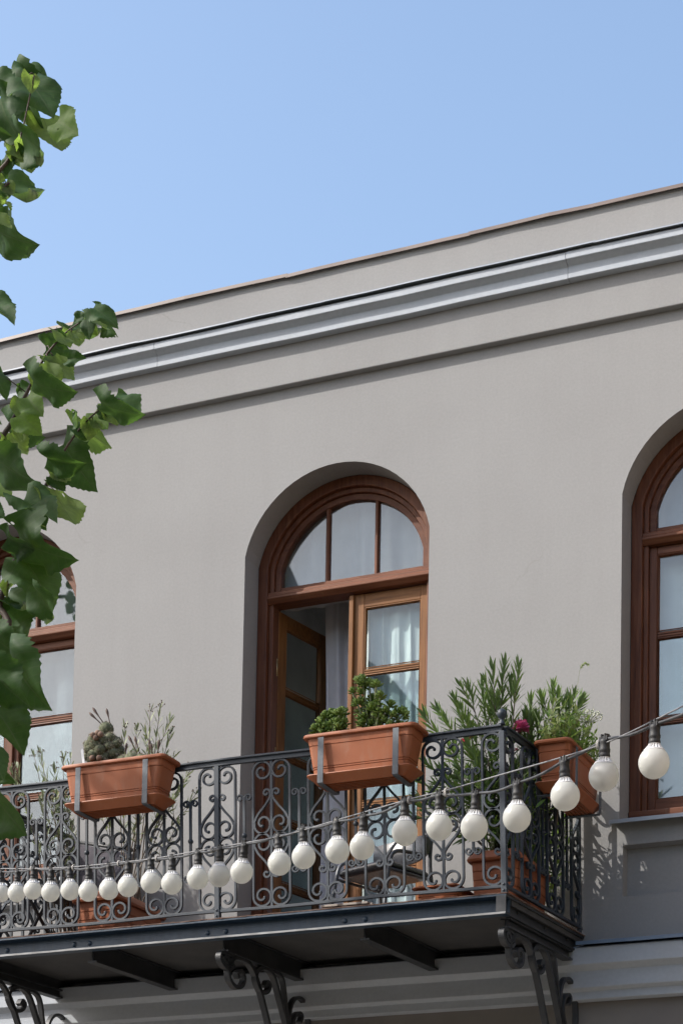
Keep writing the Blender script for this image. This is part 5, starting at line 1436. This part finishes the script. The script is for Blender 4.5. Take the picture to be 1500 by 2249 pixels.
# ------------------------------------------------------------------ lime tree in front, at left
tree = thing('lime_tree', 'lime tree branches with large drooping heart shaped leaves at the left edge', 'tree', (-2.4, -7.0, 0))
tk = MB(M['bark'])
tk.tube(smooth_path([(-2.4, -7.0, 0), (-2.38, -6.98, 1.2), (-2.3, -7.0, 2.6), (-2.35, -6.9, 4.2), (-2.6, -6.5, 6.2), (-3.4, -5.9, 8.2), (-4.6, -5.0, 9.6), (-5.6, -4.5, 10.9)], 5), [.22 - .20 * i / 35 for i in range(36)], 12)
tk.build('trunk', tree, fix=False)
for q in ([(-3.4, -5.9, 8.2), (-4.4, -4.9, 9.2), (-5.6, -4.5, 9.8)], [(-2.6, -6.5, 6.2), (-2.2, -7.2, 7.4), (-1.6, -7.8, 8.2)], [(-4.6, -5.0, 9.6), (-5.0, -4.6, 10.6), (-5.3, -4.5, 11.4)], [(-5.2, -4.7, 10.3), (-5.9, -4.5, 10.8), (-6.6, -4.4, 11.2)], [(-2.35, -6.9, 4.2), (-1.4, -7.6, 5.0), (-.6, -8.0, 5.8)]):
    mb = MB(M['bark']); mb.tube(smooth_path(q, 5), [.05 - .004 * i for i in range(11)], 7); mb.build('limb', tree, fix=False)
roots = [(-2.34, -6.92, 4.0), None, None, (-2.32, -6.96, 3.4), (-2.3, -7.0, 2.7), None]
for i, b in enumerate(BRANCHES):
    pts = [tuple(q) for q in b]
    if roots[i]:
        r0 = Vector(roots[i]); p0 = Vector(pts[0]); pts = [tuple(r0), tuple(r0.lerp(p0, .5) + Vector((0, 0, -.08)))] + pts
    sp_ = smooth_path(pts, 6); k = len(sp_)
    r0 = .012 if roots[i] else .003
    mb = MB(M['twig']); mb.tube(sp_, [max(.0022, r0 * (1 - j / (k - 1)) ** 1.5 + .0018) for j in range(k)], 7)
    mb.build('branch', tree, fix=False)

def lime_leaf_mesh(seed, fold, curl, roll, wav, mat='lime_leaf', tip=0.0):
    rnd = random.Random(seed)
    vs = []; fs = []; NR, NC = 24, 6
    teeth = [rnd.uniform(.0, .045) for _ in range(80)]
    for i in range(NR + 1):
        t = i / NR
        hw = .5 * (math.sin(PI * min(1, (t * .93 + .07) ** .66)) ** .80) * (1 - .30 * t ** 3)
        if t > .94: hw *= max(0.0, (1 - t) / .06) * .8
        for j in range(-NC, NC + 1):
            s = j / NC
            x = hw * s
            y = t - .20 * (abs(s) ** 1.6) * (1 - t) ** 2.2 + .04 * abs(s) * (1 - t)
            if abs(j) == NC and 0 < i < NR:
                q = teeth[i * 2 + (j > 0)]; x *= 1 + (q if i % 2 else -q) * 1.1; y += .010 * (1 if i % 2 else -1)
            ax_ = abs(x)
            z = fold * ax_ + wav * math.sin(t * 9 + s * 3 + seed) * ax_ * .5 + .018 * math.sin(t * 26) * ax_
            # tip and margin curl
            z -= curl * t * t + roll * max(0, ax_ - .25) ** 2 * 4
            if tip and y > .66:                          # tip curled back, showing the pale underside
                a_ = (y - .66) / tip * (1 + .25 * s)
                y = .66 + tip * math.sin(a_); z += tip * (1 - math.cos(a_))
            if tip and s > .55: z += .9 * (ax_ - hw * .55) * t * (1 - t) * 4; x -= .35 * (ax_ - hw * .55)
            vs.append((x, y, z))
    w_ = 2 * NC + 1
    for i in range(NR):
        for j in range(2 * NC):
            fs.append((i * w_ + j, i * w_ + j + 1, (i + 1) * w_ + j + 1, (i + 1) * w_ + j))
    me = bpy.data.meshes.new('leaf'); me.from_pydata(vs, [], fs); me.materials.append(M[mat])
    for p_ in me.polygons: p_.use_smooth = True
    me.update(); return me
LM = [lime_leaf_mesh(*a) for a in ((1, .25, .18, .9, .4), (2, .45, .30, 1.4, .4), (3, .15, .24, .6, .5), (4, .62, .22, .6, .4), (5, .30, .42, 1.6, .5), (6, .40, .10, .3, .6), (7, .20, .34, 1.0, .4), (8, .30, .10, .5, .4, 'lime_leaf', .12), (9, .42, .14, .8, .45, 'lime_leaf', .15), (10, .2, .05, .4, .5, 'lime_leaf', .10))]
LY = [lime_leaf_mesh(*a, 'lime_leaf_backlit') for a in ((11, .15, .12, .3, .3), (12, .25, .18, .4, .35), (13, .05, .2, .5, .3))]
BACKLIT = {5, 6, 8, 10, 11, 17, 20, 21, 24, 25, 28, 29, 31, 33, 37, 39, 42}  # leaves given the brighter backlit colour
rnd = random.Random(19)
tips_ = [Vector(q) for b in BRANCHES for q in smooth_path([tuple(p_) for p_ in b], 6)]
extra = []                                            # small leaves near the shoot tips
for q in tips_:
    if q.z > 3.9 and rnd.random() < .30:
        dr = right * rnd.uniform(-.3, 1) - up * rnd.uniform(.3, 1); dr = dr.normalized() * rnd.uniform(.045, .075)
        p0 = q + rvec(rnd, .012); extra.append(tuple(p0) + tuple(p0 + dr) + (dr.length * rnd.uniform(.7, 1.1),))
for k, (bx, by, bz, tx, ty, tz, w_) in enumerate(LEAVES + extra):
    b = Vector((bx, by, bz)); t = Vector((tx, ty, tz)); t = b.lerp(t, .90); L = (t - b).length; w_ *= .68
    view = (b - CAM).normalized()
    dep = rnd.uniform(-.30, .30)
    y_ = ((t - b) + view * dep * L).normalized(); L2 = L * math.sqrt(1 + dep * dep)
    fullw = max(L2 * .92, .05)
    backlit_leaf = k in BACKLIT or (k >= len(LEAVES) and k % 3 > 0)
    best = None
    e1 = (-view - y_ * (-view).dot(y_)).normalized(); e2 = y_.cross(e1)
    for q in range(36):
        an = 2 * PI * q / 36
        z_ = e1 * math.cos(an) + e2 * math.sin(an)
        facing = z_.dot(-view); sunny = z_.dot(to_sun)
        cost = abs(abs(facing) - min(1, w_ / fullw)) * 2.0
        if backlit_leaf: cost += (0 if facing * sunny < 0 else 1.2) - .5 * abs(sunny)       # backlit blades glow
        else: cost += .25 * max(0, -sunny) + (.35 if facing * sunny < 0 else 0)
        if sunny < 0: cost += .8                                                        # upper side towards the light
        if best is None or cost < best[0]: best = (cost, z_, abs(facing))
    z2 = best[1]; c = max(best[2], .3); x2 = y_.cross(z2)
    o = link('leaf', LY[k % len(LY)] if backlit_leaf else LM[k % len(LM)], tree)
    ws = max(.55, min(1.1, w_ / (L2 * .92 * c)))
    mt = Matrix((x2 * L2 * ws, y_ * L2 * 1.03, z2 * L2)).transposed().to_4x4()
    mt.translation = b - Vector(tree.location)
    o.matrix_local = mt
    near = min(tips_, key=lambda q: (q - b).length)
    if (near - b).length < .16:
        pet = MB(M['twig']); pet.tube([near, near.lerp(b, .5) + Vector((0, 0, .008)), b], .0016, 4); pet.build('leaf_stalk', tree, fix=False)
# the rest of the crown stands outside the picture to the left; its upper limbs dapple the wall right of the balcony
cr = MB(M['crown_leaf'])
def crown_leaf(p, lo=.10, hi=.15):
    d = Vector((rnd.uniform(-1, 1), rnd.uniform(-1, 1), rnd.uniform(-1, .1)))
    blade(cr, p, d, rvec(rnd, 1) + Vector((0, 0, .6)), rnd.uniform(lo, hi), rnd.uniform(lo, hi) * .95, rnd.uniform(0, .4), .25, ((0, .5), (.2, 1), (.5, .9), (.8, .45), (1, .02)))
for _ in range(800):
    y = rnd.uniform(-9.4, -6.9); xm = 4 - .70 * (y + 12.4) - .80
    p = Vector((min(-1.8 + rnd.gauss(0, .9), xm), y, rnd.uniform(3.2, 7.0)))
    if p.x > xm - .02: continue
    crown_leaf(p)
for _ in range(1000):                                 # shades the lowest leaves of the branches
    p = Vector((rnd.gauss(-1.0, .42), -8.5 + rnd.uniform(-.5, .5), rnd.gauss(4.0, .42)))
    if p.x < 4 - .70 * (p.y + 12.4) - .8: crown_leaf(p)
YC = -4.3
GAPR = [(g_, .115 + .05 * ((i_ * 7) % 5) / 4) for i_, g_ in enumerate(GAPS) if i_ not in (2, 6, 9, 13, 15, 17, 18, 20)]
kx, kz = to_sun.x / -to_sun.y, to_sun.z / -to_sun.y        # drift of a sun ray per metre towards the street
n_ = 0
while n_ < 3800:
    xw, zw = rnd.uniform(.0, 1.5), rnd.uniform(3.7, 5.17)
    if xw < .37 and zw > 4.93: continue
    if any((xw - a) ** 2 + ((zw - b) * .8) ** 2 < r_ * r_ for (a, b), r_ in GAPR): continue
    y = YC + rnd.uniform(-.45, .45)
    p = Vector((xw + kx * -y, y, zw + kz * -y))
    crown_leaf(p, .075, .115); n_ += 1
for _ in range(24):
    y = YC + rnd.uniform(-.3, .3)
    xw, zw = rnd.uniform(.3, 1.75), rnd.uniform(2.9, 3.5)
    crown_leaf(Vector((xw + kx * -y, y, zw + kz * -y)))
for _ in range(26):
    p = Vector((rnd.gauss(-2.0, .16) - 4.63, YC + rnd.uniform(-.2, .2), rnd.gauss(5.15, .2) + 4.54))
    crown_leaf(p)
o = cr.build('crown', tree, fix=False); o['kind'] = 'stuff'

# unseen lime tree added right of the picture; its crown dims the lower wall
added_tree = thing('lime_tree', 'unseen lime tree with a dense dark crown added beyond the right frame edge to block sky light', 'tree', (4.6, -4.4, 0))
tk = MB(M['bark']); tk.tube(smooth_path([(4.6, -4.4, 0), (4.62, -4.38, 1.6), (4.55, -4.3, 3.2), (4.6, -4.2, 5.2), (4.7, -4.3, 7.0)], 5), [.17 - .14 * i / 20 for i in range(21)], 12); tk.build('trunk', added_tree, fix=False)
cr = MB(M['crown_leaf'])
for _ in range(3400):
    while True:
        q = rvec(rnd, 1)
        if .35 < q.length < 1: break
    p = Vector((4.3 + q.x * 2.2, -4.0 + q.y * 2.3, 5.0 + q.z * 3.2))
    if p.x < 4 - .262 * (p.y + 12.4) + .55: continue
    crown_leaf(p, .12, .19)
o = cr.build('crown', added_tree, fix=False); o['kind'] = 'stuff'
